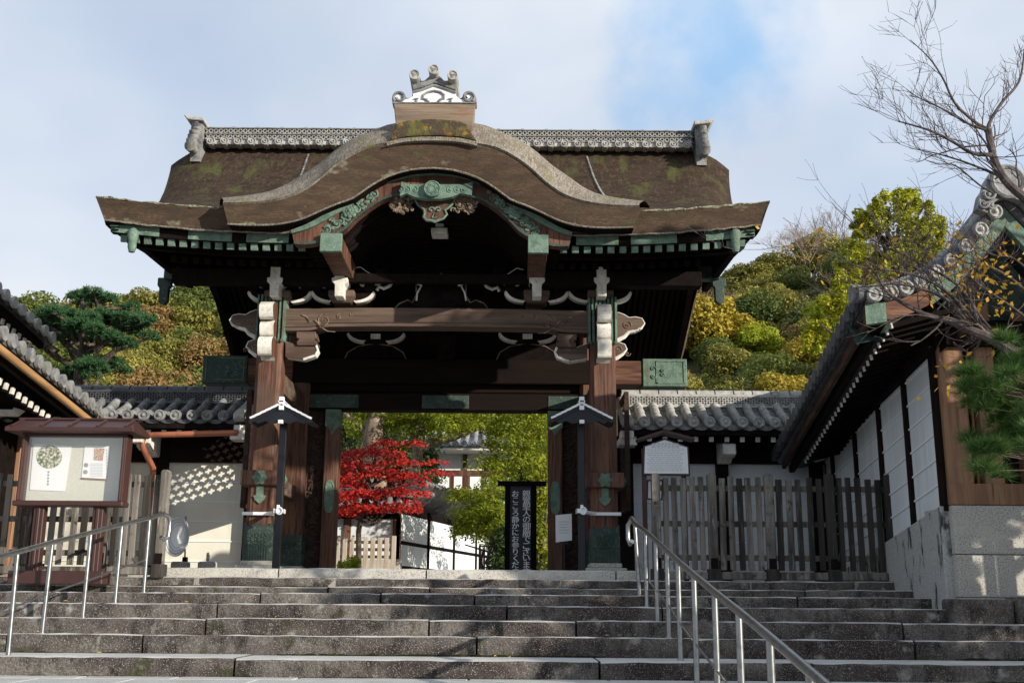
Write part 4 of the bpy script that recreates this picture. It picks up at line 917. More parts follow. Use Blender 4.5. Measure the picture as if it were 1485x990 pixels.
def side_wall(s):
    left = s < 0
    if left: x0, x1 = -8.2, A(362, 600, 16.9).x
    else: x0, x1 = A(905, 600, 16.9).x, 4.95
    root = thing('roofed_wall', ((x0+x1)/2, 17.3, ZF), 'cream plastered wall under a blackened tile roof, left of the gate' if left else 'grey-white plastered wall under a pale tile roof, right of the gate', 'wall')
    cx = 230 if left else 1015
    ye, yr = 16.35, 17.15
    ze = A(cx, 606 if left else 616, ye).z; zr0 = A(cx, 583 if left else 589, yr-.1).z; zt = A(cx, 563.5 if left else 570, yr).z
    mt, mp = (M['tiledark'], M['tiledark']) if left else (M['tile'], M['tilepale'])
    tile_roof_x(root, x0, x1, ye, ze, yr, zr0, .245, mt, M['tile'] if left else M['tilepale'], .072)
    ridge = (x0, x1)
    # ridge
    h = zt-zr0; mb = MB(); mb.box(x0, x1, yr-.02, yr+.25, zr0-.12, zt-.06)
    mb.box(x0-.02, x1+.02, yr-.07, yr+.3, zr0-.01, zr0+.03); mb.box(x0-.02, x1+.02, yr-.07, yr+.3, zt-.07, zt-.03)
    xx = x0
    while xx < x1: 
        b = min(xx+.30, x1); mb.tube([(xx, yr+.115, zt-.03), (b-.02, yr+.115, zt-.03)], .10, 12); xx += .30
    mb.build('ridge', mt if left else M['tilepale'], root, smooth=True)
    lt = MB(); s_ = .085; n = int((x1-x0)/s_)
    for i in range(n):
        xx = x0+s_*(i+.5)
        for sg in (-1, 1):
            for (a, b) in ((0, .5), (.5, 1)):
                z0, z1 = zr0+.035+(h-.11)*a, zr0+.035+(h-.11)*b; lt.bar((xx-s_*.5*sg, yr-.045, z0), (xx+s_*.5*sg, yr-.045, z1), .02, .03, up=(0,1,0))
    lt.build('ridge_lattice', mt if left else M['tilepale'], root)
    # gable-end of the roof facing the gate
    xe = x1+.02 if left else x0-.02
    mb = MB(); 
    for k in range(9):
        t = k/8; y = ye-.06+(yr-ye+.1)*t; z = ze+(zr0-ze)*t; mb.tube([(xe-.06, y, z+.05), (xe+.06, y, z+.05)], .085, 12)
    mb.tube([(xe, ye-.1, ze+.05), (xe, ye+.05, ze+.06), (xe, yr, zr0+.08), (xe, yr+.2, zr0+.08)], .095, 12)
    mb.tube([(xe-.08, ye-.14, ze+.0), (xe+.08, ye-.14, ze+.0)], .07, 12)
    mb.build('verge_tiles', M['tilepale'], root, smooth=True)
    mb = MB(); mb.box(xe-.10, xe+.10, ye-.06, ye+.2, ze-.22, ze-.10); mb.box(xe-.14, xe+.14, ye-.1, ye+.2, ze-.33, ze-.23); mb.build('white_verge_block', M['white'], root, bevel=.01)
    # soffit, fascia, rafters
    mb = MB(); mb.box(x0, x1, ye+.0, ye+.10, ze-.15, ze-.075); mb.grid([[(x0, ye+.1, ze-.13), (x1, ye+.1, ze-.13)], [(x0, 17.3, ze+.12), (x1, 17.3, ze+.12)]]); mb.build('eave_board', M['dark'], root)
    n = int((x1-x0)/.235)
    for i in range(n+1):
        x = x0+.1+.235*i
        if x > x1-.1: break
        mb = MB(); z = ze-.20; mb.bar((x, ye+.12, z), (x, 17.3, z+.3), .065, .07, m=0); mb.bar((x, ye+.112, z), (x, ye+.13, z+.005), .068, .074, m=1); mb.build('rafter', [M['dark'], M['white']], root)
    # posts, head beam, plaster, lines
    zb = ZF-.02; zh = A(cx, 670 if left else 672, 17.2).z
    mb = MB(); mb.box(x0, x1, 17.14, 17.4, zh, ze+.05); mb.build('head_beam', M['darkx'], root, bevel=.01)
    mb = MB(); mb.box(x0, x1, 17.24, 17.42, zb, zh); wl_ = mb.build('plaster_panel', M['plaster'] if left else M['plasterw'], root)
    mb = MB(); z = zh-.03
    dz = .305
    z = zh-dz
    while z > zb+.1: mb.box(x0, x1, 17.225, 17.245, z-.009, z+.009); z -= dz
    mb.build('raised_line', M['line'], wl_)
    pxs = (228, 12, 362) if left else (908, 1050, 1188)
    for px in pxs:
        x = A(px, 740, 17.1).x; wv = .09 if px not in (908,) else .12
        mb = MB(); mb.box(x-wv, x+wv, 17.08, 17.36, zb, ze-.05); mb.build('post', M['darkx'], root, bevel=.01)
    if left: brs = (212, 100)
    else: brs = (1055,)
    for px in brs:
        x = A(px, 645, 16.7).x; zt_ = ze-.25
        mb = MB(); prof = [(16.55, zt_), (17.2, zt_+.1), (17.2, zt_-.25), (16.95, zt_-.25), (16.82, zt_-.17), (16.68, zt_-.2), (16.55, zt_-.16)]
        mb.prism(prof, 'x', x-.1, x+.1); mb.build('white_bracket', M['white'], root, bevel=.012)
    if left:
        # copper gutter and downpipe
        g0, g1 = A(205, 631, 16.25), A(345, 627, 16.25); mb = MB(); mb.tube([g0, g1], .045, 12); gt_ = mb.build('copper_gutter', M['coppipe'], root, smooth=True)
        mb = MB(); a = A(203, 630, 16.2); mb.box(a.x-.12, a.x+.05, 16.15, 16.35, a.z-.12, a.z+.05); mb.build('gutter_box', M['white'], root, bevel=.01)
        mb = MB(); mb.tube([A(205, 636, 16.25), A(207, 648, 16.3), A(222, 678, 16.7), A(223, 760, 16.9)], .045, 12); mb.build('downpipe', M['coppipe'], root, smooth=True)
    return root
side_wall(-1); side_wall(1)

# slope running along y (eave parallel to the line of sight)
def tile_roof_y(parent, e0, e1, t0, t1, pitch, mt, mp, r=.075, name='roof', sag=.12, side=1):
    """e0,e1: near/far eave points, t0,t1: near/far ridge points"""
    e0, e1, t0, t1 = map(Vector, (e0, e1, t0, t1)); n = round((e1-e0).length/pitch); k = 10; mb = MB()
    def P(u, v):
        e = e0.lerp(e1, u); t = t0.lerp(t1, u); p = e.lerp(t, v); p.z -= sag*math.sin(math.pi*v); return p
    m = n*4
    mb.grid([[P(j/m, i/k) - Vector((0, 0, .035*math.sin(math.pi*(j % 4)/4))) for j in range(m+1)] for i in range(k+1)])
    mb.grid([[P(j/m, 0)+Vector((0,0,.01)) for j in range(m+1)], [P(j/m, 0)+Vector((0,0,-.06)) for j in range(m+1)]])
    mb.grid([[P(j/8, i/k)-Vector((0,0,.08)) for j in range(9)] for i in range(k+1)])
    mb.build(name+'_pan_tiles', mt, parent)
    rt = MB(); out = (e0-t0); out.z = 0; out.normalize()
    for j in range(n+1):
        pts = [P(j/n, i/k)+Vector((0,0,.035)) for i in range(k+1)]; Q = []; Rr = []
        pts[0] = pts[0]+out*.05
        for i in range(k): Q += [pts[i], pts[i+1].lerp(pts[i], .06)]; Rr += [r, r*.9]
        rt.tube(Q, Rr, 10)
        rt.tube([pts[0]+out*.02, pts[0]-out*.03], r*1.2, 14)
    rt.build(name+'_round_tiles', mp, parent, smooth=True)
# ---------------- right building: gable to the camera
M['eaveb'] = mat('old_brown_eave_board', (.10,.062,.042), .85, .1, layers=[(7,(1,.2,1),(.05,.03,.022),.4,.6)])
hall = thing('side_hall', (6.5, 14.0, ZF), 'white-walled hall with black tile roof, white rafter ends and stone base at the right', 'building')
E0, E1 = A(1252, 432, 11.2), A(1136, 645, 16.3)
AP = A(1452, 292, 11.2)
T0 = Vector((AP.x, 11.2, AP.z)); T1 = Vector((AP.x, 17.6, AP.z-1.5))
E1b = E0.lerp(E1, 1.12)
def curveE(u):
    p = E0.lerp(E1b, u); return p
tile_roof_y(hall, E0, E1b, T0, T1, .24, M['tiledark'], M['tiledark'], .078, sag=.28)
tile_roof_y(hall, (2*T0.x-E0.x, 11.2, E0.z), (2*T0.x-E0.x, 17.6, E0.z-.7), T0+Vector((.01,0,0)), T1+Vector((.01,0,0)), .24, M['tiledark'], M['tiledark'], .078, name='far_roof', sag=.28)
def Pr(v, dy=0, dz=0, u=0):
    e = E0.lerp(T0, v); e.z -= .28*math.sin(math.pi*v); return e+Vector((0, dy, dz))
# verge: tiles along the front edge, end discs facing the camera
mb = MB()
mb.tube([Pr(v/12, .10, .07) for v in range(13)], .085, 12); mb.tube([Pr(v/12, .38, .07) for v in range(13)], .085, 12)
mb.tube([Pr(0, .1, .07)+Vector((-.1,0,0)), Pr(0, .1, .07)], .1, 14)
mb.build('verge_tiles', M['tile'], hall, smooth=True)
for i in range(9):
    p = Pr(.06+i*.108, -.10, .0)
    mb = MB(); mb.tube([p, p+Vector((0,.25,0))], .082, 16); mb.tube([(p.x+.065*math.cos(t), p.y-.006, p.z+.065*math.sin(t)) for t in [2*math.pi*q/16 for q in range(17)]], .011, 5, cap=False); mb.sphere((p.x, p.y, p.z), .03, 8, 5)
    mb.build('verge_end_tile', M['tilepale'], hall, smooth=True)
for sgn in (1, -1):
    def Q(v, dy, dz): p = Pr(v, dy, dz); return (p.x if sgn > 0 else 2*T0.x-p.x, p.y, p.z)
    mb = MB(); vs_ = [i/12 for i in range(13)]
    mb.grid([[Q(v, -.02, -.09) for v in vs_], [Q(v, -.02, -.28) for v in vs_], [Q(v, .05, -.28) for v in vs_], [Q(v, .05, -.09) for v in vs_]])
    b_ = mb.build('gable_bargeboard', M['redx'], hall)
    for (v0, v1) in ((0, .14), (.45, 1)):
        vv = [v0+(v1-v0)*i/5 for i in range(6)]; mb = MB(); mb.grid([[Q(v, -.035, -.08) for v in vv], [Q(v, -.035, -.30) for v in vv], [Q(v, .06, -.30) for v in vv]]); mb.build('copper_barge_plate', M['copper'], b_)
    mb = MB(); mb.grid([[Q(v, .35, -.42+.06*v) for v in vs_], [Q(v, .35, -.75) if False else (Q(v,.35,0)[0], 11.9, E0.z-.05) for v in vs_]]); mb.build('gable_wall', M['copdark'], hall)
# apex ornament
ap = T0 + Vector((0, -.05, .08)); mb = MB(); rel = random.Random(3)
oo = [(-.42,-.28),(-.36,-.08),(-.30,.0),(-.26,.12),(-.16,.26),(0,.32),(.16,.26),(.26,.12),(.30,0),(.36,-.08),(.42,-.28),(.3,-.34),(.18,-.18),(0,-.1),(-.18,-.18),(-.3,-.34)]; oo = [(a*.82, b*.82) for a, b in oo]
mb.prism([(ap.x+a, ap.z+b) for a, b in oo], 'y', 11.02, 11.16)
mb.tube([(ap.x+.17*math.cos(t), 11.0, ap.z+.07+.17*math.sin(t)) for t in [2*math.pi*q/18 for q in range(19)]], .03, 6)
mb.disc((ap.x, 11.01, ap.z+.07), (0,1,0), .14, 18, .04)
for s in (-1, 1):
    for (a, b, r_) in ((.22,-.07,.07),(.29,-.18,.06),(.17,.12,.05),(.20,-.20,.05)): spiral(mb, (ap.x+s*a, ap.z+b), r_, 1.2, .015, s, 11.0, 0)
mb.build('ridge_end_ornament', M['tile'], hall, smooth=True)
mb = MB(); mb.tube([(T0.x, 11.3, T0.z+.08), (T1.x, 17.6, T1.z+.08)], .11, 12); mb.bar((T0.x, 11.25, T0.z-.03), (T1.x, 17.6, T1.z-.03), .2, .2); mb.build('ridge', M['tile'], hall, smooth=True)
# eave board + rafters along the eave
WX0, WY0 = A(1363, 600, 11.9).x, 11.9
w1 = A(1197, 660, 17.1); WX1, WY1 = w1.x, 17.1
def wallx(y): return WX0+(WX1-WX0)*(y-WY0)/(WY1-WY0)
mb = MB(); o_ = Vector((.10, 0, -.12))
mb.bar(E0+o_, E1b+o_, .05, .13); mb.build('eave_board', M['eaveb'], hall)
mb = MB(); mb.bar(E0+Vector((.22,.05,-.2)), E1b+Vector((.22,0,-.2)), .08, .08); mb.build('eave_fascia', M['dark'], hall)
mb = MB(); WTz0, WTz1 = A(1363, 505, 11.9).z, A(1199, 662, 17.1).z
mb.grid([[E0+Vector((.2,.1,-.15)), E1b+Vector((.2,0,-.15))], [(WX0+.05, 11.4, E0.z+.38), (WX1+.05, 17.5, E1b.z+.38)]]); mb.grid([[(WX0+.02, 11.6, E0.z+.42), (WX1, 17.3, E1b.z+.42)],[(WX0+.02, 11.6, WTz0-.05), (WX1, 17.3, WTz1-.05)]]); mb.build('eave_soffit', M['dark'], hall)
nr = 29
for i in range(nr):
    p = E0.lerp(E1, (i+.5)/nr) + Vector((.30, 0, -.27)); mb = MB()
    mb.bar(p, p+Vector((.95, 0, .26)), .04, .055, m=0); mb.bar(p-Vector((.008,0,0)), p+Vector((.01,0,.003)), .042, .058, m=1); mb.build('rafter', [M['dark'], M['white']], hall)
# wall panels with white lines following the sill
SB0, SB1 = A(1363, 733, 11.9).z, A(1295, 776, 13.55).z
yB = 13.55
def sill(y): return SB0+(SB1-SB0)*(y-WY0)/(yB-WY0)
def topz(y): return WTz0+(WTz1-WTz0)*(y-WY0)/(WY1-WY0)
mb = MB(); mb.grid([[(wallx(y), y, sill(y)) for y in (11.9, 17.1)], [(wallx(y), y, topz(y)) for y in (11.9, 17.1)]]); mb.grid([[(wallx(y)+.2, y, sill(y)) for y in (11.95, 17.1)], [(wallx(y)+.2, y, topz(y)) for y in (11.95, 17.1)]]);
wl_ = mb.build('plaster_panel', M['plasterw'], hall)
mb = MB()
for k in range(1, 7):
    mb.bar((wallx(11.95)-.008, 11.95, sill(11.95)+(topz(11.95)-sill(11.95))*k/6.3), (wallx(17.1)-.008, 17.1, sill(17.1)+(topz(17.1)-sill(17.1))*k/6.3), .02, .018)
mb.build('raised_line', M['line'], wl_)
for y in (11.95, 13.0, 14.1, 15.3, 16.6):
    mb = MB(); mb.bar((wallx(y)-.012, y, sill(y)-.05), (wallx(y)-.012, y, topz(y)+.1), .13 if y < 12 else .09, .07, up=(1,0,0)); mb.build('wall_post', M['darkx'], hall, bevel=.006)
mb = MB(); mb.bar((wallx(11.9)-.02, 11.85, topz(11.9)+.12), (wallx(17.1)-.02, 17.1, topz(17.1)+.12), .12, .30); mb.build('wall_head_beam', M['darkx'], hall, bevel=.01)
for px, py, y in ((1313,478,12.1), (1278,524,13.2), (1237,569,14.4), (1195,615,15.6), (1163,655,16.7)):
    p = A(px, py, y); xw = wallx(y)
    mb = MB(); y0, y1 = y-.055, y+.055; z = p.z
    mb.prism([(p.x-.02, z+.16), (p.x+.09, z+.15), (p.x+.10, z-.02), (p.x+.22, z-.06), (p.x+.34, z-.05), (p.x+.34, z-.12), (p.x+.22, z-.15), (p.x+.04, z-.10), (p.x-.01, z-.03)], 'y', y0, y1)
    mb.build('white_bracket', M['white'], hall, bevel=.008)
    mb = MB(); mb.box(p.x+.09, xw, y0+.01, y1-.01, z-.02, z+.14); mb.build('eave_bracket_arm', M['dark'], hall)
# stone base
gb = M['granite']; zb0 = A(1363, 866, 11.9).z
M['granitew'] = mat('stained_granite', (.46,.45,.42), .88, .15, layers=[(50,(1,1,1),(.33,.32,.3),.46,.6), (3.4,(1,2,.55),(.055,.055,.055),.57,.64)], bump=.4, bscale=80)
mb = MB()
for (z0, z1, xs) in ((ZF-.35, zb0+.0, (0, .9, 2.1, 3.4, 4.8)), (zb0+.0, SB0-.52, (0, 1.05, 2.6, 4.8)), (SB0-.52, SB0, (0, 1.5, 3.2, 4.8))):
    for a, b in zip(xs, xs[1:]): mb.box(WX0+a+.004, WX0+b-.004, 11.80+(0 if z0 != ZF-.35 else -.05), 12.6, z0+.004, z1-.003)
mb.build('stone_base', M['granite'], hall, bevel=.01, seg=2)
mb = MB(); mb.prism([(11.9, ZF-.4), (17.1, ZF-.4), (17.1, sill(17.1)), (11.9, sill(11.9)-.002)], 'x', -.09, .35)
mb.v = [(x+wallx(y), y, z) for x, y, z in mb.v]; mb.build('stained_stone_base', M['granitew'], hall, bevel=.01)
# front timber wall
zf0, zf1 = SB0, E0.z+.35
for (a, b, mm) in ((1366, 1402, 'tan'), (1420, 1447, 'tan'), (1480, 1520, 'tan'), (1560, 1600, 'tan')):
    x0, x1 = A(a, 600, 11.85).x, A(b, 600, 11.85).x; mb = MB(); mb.box(x0, x1, 11.82, 12.05, zf0, zf1); mb.build('front_post', M[mm], hall, bevel=.012)
mb = MB(); mb.box(WX0+.05, WX0+4.8, 12.0, 12.08, zf0, zf1); mb.build('front_boarding', M['dark'], hall)
for py in (712,): 
    z = A(1400, py, 11.84).z; mb = MB(); mb.box(WX0, WX0+4.8, 11.80, 11.90, zf0+.002, z+.08); mb.build('sill_beam', M['tan'], hall, bevel=.01)
mb = MB(); z = A(1400, 500, 11.8).z; mb.box(WX0-.05, WX0+4.8, 11.72, 12.0, z-.02, z+.26); mb.build('front_head_beam', M['dark'], hall, bevel=.01)
for i in range(5):
    x = A(1402, 650, 11.95).x+.02+.06*i; mb = MB(); mb.box(x, x+.025, 11.93, 11.97, zf0+.1, zf1); mb.build('lattice_bar', M['tan'], hall)
mb = MB(); mb.box(WX0+.25, WX0+4.7, 12.3, 17.4, ZF, E0.z+.4); mb.build('hall_core', M['dark'], hall)

# ---------------- left building
lh = thing('left_hall', (-7.5, 14, ZF), 'dark timber hall with two tiers of tiled eaves at the left edge', 'building')
e0, e1 = A(-60, 440, 12.0), A(150, 612, 16.3)
tile_roof_y(lh, e0, e1+Vector((.05,.3,-.02)), (e0.x-2.4, 12.0, e0.z+1.35), (e1.x-2.6, 16.6, e1.z+1.35), .24, M['tiledark'], M['tile'], .078, sag=.2)
e0b = e0+Vector((-.14,0,-.12)); e1b = e1+Vector((-.14,0,-.12))
mb = MB(); mb.tube([e0+Vector((.03,0,-.15)), e1+Vector((.02,-.2,-.12))], .05, 10); mb.build('bamboo_gutter', M['bamboo'], lh, smooth=True)
mb = MB(); mb.bar(e0b+Vector((0,0,-.02)), e1b, .07, .12); mb.grid([[e0b, e1b], [e0b+Vector((-1.3,0,.42)), e1b+Vector((-1.3,0,.42))]]); mb.build('eave_board', M['dark'], lh)
for i in range(24):
    p = e0.lerp(e1, (i+.5)/24)+Vector((-.30,0,-.30)); mb = MB(); mb.bar(p, p+Vector((-1.0,0,.3)), .07, .085, m=0); mb.bar(p+Vector((.012,0,0)), p+Vector((-.02,0,.006)), .074, .09, m=1); mb.build('rafter', [M['dark'], M['white']], lh)
u0_, u1_ = A(-60, 372, 15.0), A(72, 492, 17.6)
tile_roof_y(lh, u0_, u1_, (u0_.x-2.0, 15.0, u0_.z+1.1), (u1_.x-2.0, 17.6, u1_.z+1.1), .24, M['tiledark'], M['tilepale'], .078, name='upper_roof', sag=.2)
mb = MB(); mb.bar(u0_+Vector((-.12,0,-.12)), u1_+Vector((-.12,0,-.12)), .07, .1); mb.grid([[u0_+Vector((-.1,0,-.1)), u1_+Vector((-.1,0,-.1))], [u0_+Vector((-1.3,0,.3)), u1_+Vector((-1.3,0,.3))]]); mb.build('upper_eave_board', M['dark'], lh)
for tier in (0, 1):
    for i in range(16):
        p = u0_.lerp(u1_, (i+.5)/16)+Vector((-.18-.2*tier,0,-.22-.22*tier)); mb = MB(); mb.bar(p, p+Vector((-.9,0,.25)), .07, .085, m=0); mb.bar(p+Vector((.012,0,0)), p+Vector((-.02,0,.006)), .074, .09, m=1); mb.build('upper_rafter', [M['dark'], M['white']], lh)
mb = MB(); mb.box(u0_.x-3, u1_.x-1.0, 15.4, 18, ZF, u1_.z-.1); mb.build('upper_wall', M['dark'], lh)
xw = e1.x-1.15
mb = MB(); mb.prism([(-9.5, 12.4), (e0.x-1.15, 12.4), (xw, 16.9), (-9.5, 16.9)], 'z', ZF-.3, e1.z-.1); mb.build('hall_wall', M['dark'], lh)
for y in (12.6, 13.8, 15.0, 16.2):
    t = (y-12.4)/4.5; x = (e0.x-1.15)*(1-t)+xw*t; mb = MB(); mb.box(x-.06, x+.06, y-.08, y+.08, ZF-.3, e1.z); mb.build('wall_post', M['tan'], lh, bevel=.01)
    p = Vector((x+.35, y, e1.z-.1+(1-t)*.25)); mb = MB(); mb.prism([(p.x+.25,p.z+.12),(p.x+.13,p.z+.12),(p.x+.10,p.z-.05),(p.x-.25,p.z-.05),(p.x-.25,p.z-.14),(p.x+.15,p.z-.14),(p.x+.24,p.z-.06)], 'y', y-.05, y+.05); mb.build('white_bracket', M['white'], lh, bevel=.01)
# lattice window and pale panel
t0_ = A(0, 600, 13.0)
for i in range(6):
    y = 12.75+i*.17; t = (y-12.4)/4.5; x = (e0.x-1.15)*(1-t)+xw*t+.05; mb = MB(); mb.box(x-.015, x+.015, y-.03, y+.03, ZF+.5, ZF+1.9); mb.build('window_bar', M['plaster'], lh)
# ================================================================ picket fences
def fence(x0, x1, y, z0, ztop, posts, npk, label, seed, dark_from=None, yaw=0):
    root = thing('picket_fence', ((x0+x1)/2, y, z0), label, 'fence'); r_ = random.Random(seed); H = ztop-z0
    P = [x0+(x1-x0)*t for t in posts]
    for i, x in enumerate(P):
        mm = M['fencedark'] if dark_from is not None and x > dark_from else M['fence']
        mb = MB(); h = H+r_.uniform(0, .03); wv = .055
        mb.prism([(x-wv, z0+.1), (x+wv, z0+.1), (x+wv, z0+h-.02), (x+wv*.5, z0+h), (x-wv*.5, z0+h), (x-wv, z0+h-.02)], 'y', y-.10, y+.0); pp = mb.build('post', mm, root, bevel=.008)
        mb = MB(); mb.box(x-.075, x+.075, y-.14, y+.06, z0-.02, z0+.15); mb.build('post_foot', M['fencedark'], pp, bevel=.01)
        mb = MB(); mb.box(x-.045, x+.045, y-.112, y-.10, z0+.15, z0+.28); mb.build('iron_strap', M['dark'], pp)
    for f in (.22, .54, .88) if H > 1.2 else (.2, .5, .85):
        mb = MB(); mb.box(x0, x1, y+.005, y+.045, z0+H*f-.035, z0+H*f+.035); mb.build('rail', M['fence'], root, bevel=.006)
    for a, b in zip(P, P[1:]):
        mb = MB(); mb.box(a+.08, b-.08, y-.1, y+.03, z0+.02, z0+.115); mb.build('bottom_beam', M['fence'], root, bevel=.01)
        n = npk; 
        for k in range(n):
            x = a+(b-a)*(k+1)/(n+1)+r_.uniform(-.008,.008); wv = r_.uniform(.034,.040); h = H-.02+r_.uniform(-.025,.01); ln = r_.uniform(-.01,.012)
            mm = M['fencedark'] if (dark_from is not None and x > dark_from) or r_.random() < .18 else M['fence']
            mb = MB(); zz = z0+.135
            mb.add([(x-wv,y-.035,zz),(x+wv,y-.035,zz),(x+wv,y,zz),(x-wv,y,zz),(x-wv+ln,y-.035,z0+h),(x+wv+ln,y-.035,z0+h),(x+wv+ln,y,z0+h),(x-wv+ln,y,z0+h)],
                   [(0,3,2,1),(4,5,6,7),(0,1,5,4),(1,2,6,5),(2,3,7,6),(3,0,4,7)]); mb.build('picket', mm, root, bevel=.005)
    return root
yf = 14.0
xa_, xb_ = A(951, 760, yf).x, A(1290, 760, yf).x
fence(xa_, xb_, yf, ZF, A(1100, 690, yf).z, (0, .24, .485, .745, 1), 5, 'grey weathered picket fence of five posts right of the gate', 5, dark_from=xa_+(xb_-xa_)*.58)  # posts and pickets beyond this x take the darker wood
yl = 13.78
xa_, xb_ = A(-40, 760, yl).x, A(237, 760, yl).x
fence(xa_, xb_, yl, noseZ[6], A(200, 684, yl).z, (0, .36, .70, 1), 5, 'dark weathered picket fence left of the gate behind the notice board', 8)
# ================================================================ notice board
nb = thing('notice_board', (A(100, 840, 12.9).x, 12.9, noseZ[5]), 'glazed brown notice board with a ribbed roof and two white posters, on two legs', 'notice board')
y = 12.9; x0, x1 = A(34, 670, y).x, A(186, 670, y).x; zt, zb = A(110, 628, y).z, A(110, 727, y).z; xc = (x0+x1)/2
fr = .055
for (a, b, c, d) in ((x0, x0+fr, zb, zt), (x1-fr, x1, zb, zt)):
    mb = MB(); mb.box(a, b, y-.10, y+.10, c, d); mb.box(a+.012, b-.012, y-.13, y-.10, c, d); mb.build('frame_side', M['rust'], nb, bevel=.01, seg=2)
mb = MB(); mb.box(x0-.02, x1+.02, y-.14, y+.1, zb-.06, zb); mb.build('frame_bottom', M['rust'], nb, bevel=.01)
mb = MB(); mb.box(x0, x1, y-.11, y+.1, zt-.05, zt+.02); mb.build('frame_top', M['rust'], nb, bevel=.01)
mb = MB(); mb.box(x0+.02, x1-.02, y+.04, y+.09, zb, zt); mb.build('back_panel', mat('cream_pinboard', (.62,.60,.49), .9, .1, layers=[(90,(1,1,1),(.55,.53,.43),.5,.6)]), nb)
gl = bpy.data.materials.new('clear_glass'); gl.use_nodes = True; t = gl.node_tree; b = t.nodes['Principled BSDF']
tr = t.nodes.new('ShaderNodeBsdfTransparent'); gs = t.nodes.new('ShaderNodeBsdfGlossy'); gs.inputs['Roughness'].default_value = .03; mx = t.nodes.new('ShaderNodeMixShader'); mx.inputs[0].default_value = .09
t.links.new(tr.outputs[0], mx.inputs[1]); t.links.new(gs.outputs[0], mx.inputs[2]); t.links.new(mx.outputs[0], t.nodes['Material Output'].inputs[0])
mb = MB(); mb.box(x0+fr, x1-fr, y-.062, y-.057, zb, zt-.05); mb.build('glass_pane', gl, nb)
z1 = zt+.06
mb = MB(); xl, xr = x0-.10, x1+.10
mb.add([(xl-.03,y-.30,z1-.03),(xr+.03,y-.30,z1-.03),(xr-.05,y,z1+.10),(xl+.05,y,z1+.10),(xl-.03,y+.30,z1-.03),(xr+.03,y+.30,z1-.03),(xl-.03,y-.30,z1-.08),(xr+.03,y-.30,z1-.08),(xr+.03,y+.30,z1-.08),(xl-.03,y+.30,z1-.08)],
       [(0,1,2,3),(3,2,5,4),(0,6,7,1),(1,7,8,5),(5,8,9,4),(4,9,6,0),(6,9,8,7),(0,3,4),(1,5,2)]); rf = mb.build('roof', M['rust'], nb, bevel=.006)
mb = MB()
for i in range(5):
    x = xl+.06+(xr-xl-.12)*i/4; mb.bar((x, y-.305, z1-.02), (x, y, z1+.108), .03, .025)
mb.box(xl, xr, y-.03, y+.03, z1+.095, z1+.12); mb.build('roof_rib', M['rust'], rf, bevel=.004)
for px in (55, 141):
    x = A(px, 780, y).x; mb = MB(); mb.box(x-.06, x+.06, y-.06, y+.06, noseZ[5], zb-.05); mb.box(x-.02, x+.02, y-.075, y-.06, noseZ[5]+.1, zb-.05); mb.build('leg', M['rust'], nb, bevel=.012)
xa_, xb_ = A(23, 833, y).x, A(141, 833, y).x; mb = MB(); mb.box(xa_-.02, xb_+.12, y-.17, y+.12, noseZ[5]+.0, noseZ[5]+.15); mb.build('base_box', M['rust'], nb, bevel=.01)
def poster_mat(name, kind):
    m = bpy.data.materials.new(name); m.use_nodes = True; t = m.node_tree; N = t.nodes.new; L = t.links.new; b = t.nodes['Principled BSDF']; b.inputs['Roughness'].default_value = .6
    tc = N('ShaderNodeTexCoord'); n = N('ShaderNodeTexNoise'); n.inputs['Scale'].default_value = 34; n.inputs['Detail'].default_value = 5; r = N('ShaderNodeValToRGB')
    cols = [(.03,.04,.02), (.10,.15,.04), (.28,.32,.12), (.55,.45,.38), (.85,.83,.78)] if kind == 0 else [(.25,.06,.03), (.6,.28,.12), (.75,.55,.4), (.12,.08,.07), (.7,.68,.62)]
    r.color_ramp.elements[0].position = .34; r.color_ramp.elements[0].color = (*cols[0],1); r.color_ramp.elements[1].position = .66; r.color_ramp.elements[1].color = (*cols[4],1)
    for k, c in enumerate(cols[1:4]): e = r.color_ramp.elements.new(.43+.07*k); e.color = (*c, 1)
    L(tc.outputs['Object'], n.inputs['Vector']); L(n.outputs['Fac'], r.inputs[0]); L(r.outputs[0], b.inputs['Base Color']); return m
M['photo1'] = poster_mat('garden_photo_print', 0); M['photo2'] = poster_mat('warm_photo_print', 1); M['ink'] = mat('grey_printed_ink', (.30,.30,.31), .7, .2); M['inkp'] = mat('faint_printed_ink', (.52,.53,.54), .7, .2)
# posters pinned inside
yp = y+.032
def rect(pxs, name, label, m):
    mb = MB(); q_ = [A(a, b, yp) for a, b in pxs]; vs = [(p.x, yp, p.z) for p in q_]; vs2 = [(p.x, yp+.006, p.z) for p in q_]; n = len(vs)
    mb.add(vs+vs2, [tuple(range(n)), tuple(range(2*n-1, n-1, -1))]+[(i, (i+1) % n, n+(i+1) % n, n+i) for i in range(n)]); o = mb.build(name, m); return o
po = thing('poster', A(75, 690, yp), 'tall white poster with a round garden photo, left one in the notice board', 'poster')
def prect(pxs, name, m, par, yy=0):
    mb = MB(); q_ = [A(a, b, yp) for a, b in pxs]; n = len(q_); vs = [(p.x, yp+yy, p.z) for p in q_]; vs2 = [(p.x, yp+yy+.004, p.z) for p in q_]
    mb.add(vs+vs2, [tuple(range(n)), tuple(range(2*n-1, n-1, -1))]+[(i, (i+1) % n, n+(i+1) % n, n+i) for i in range(n)]); return mb.build(name, m, par)
prect([(49,643),(104,646),(94,712),(43,710)], 'sheet', M['paper'], po)
cpt = [(71.5+18.5*math.cos(t), 662+17*math.sin(t)) for t in [2*math.pi*k/28 for k in range(28)]]; prect(cpt, 'round_photo', M['photo1'], po, -.004)
mb = MB()
for k in range(5):
    p = A(70.5-k*.25, 684+k*4.4, yp); mb.box(p.x-.010, p.x+.010, yp-.003, yp-.001, p.z-.012, p.z+.010)
mb.build('printed_line', M['ink'], po)
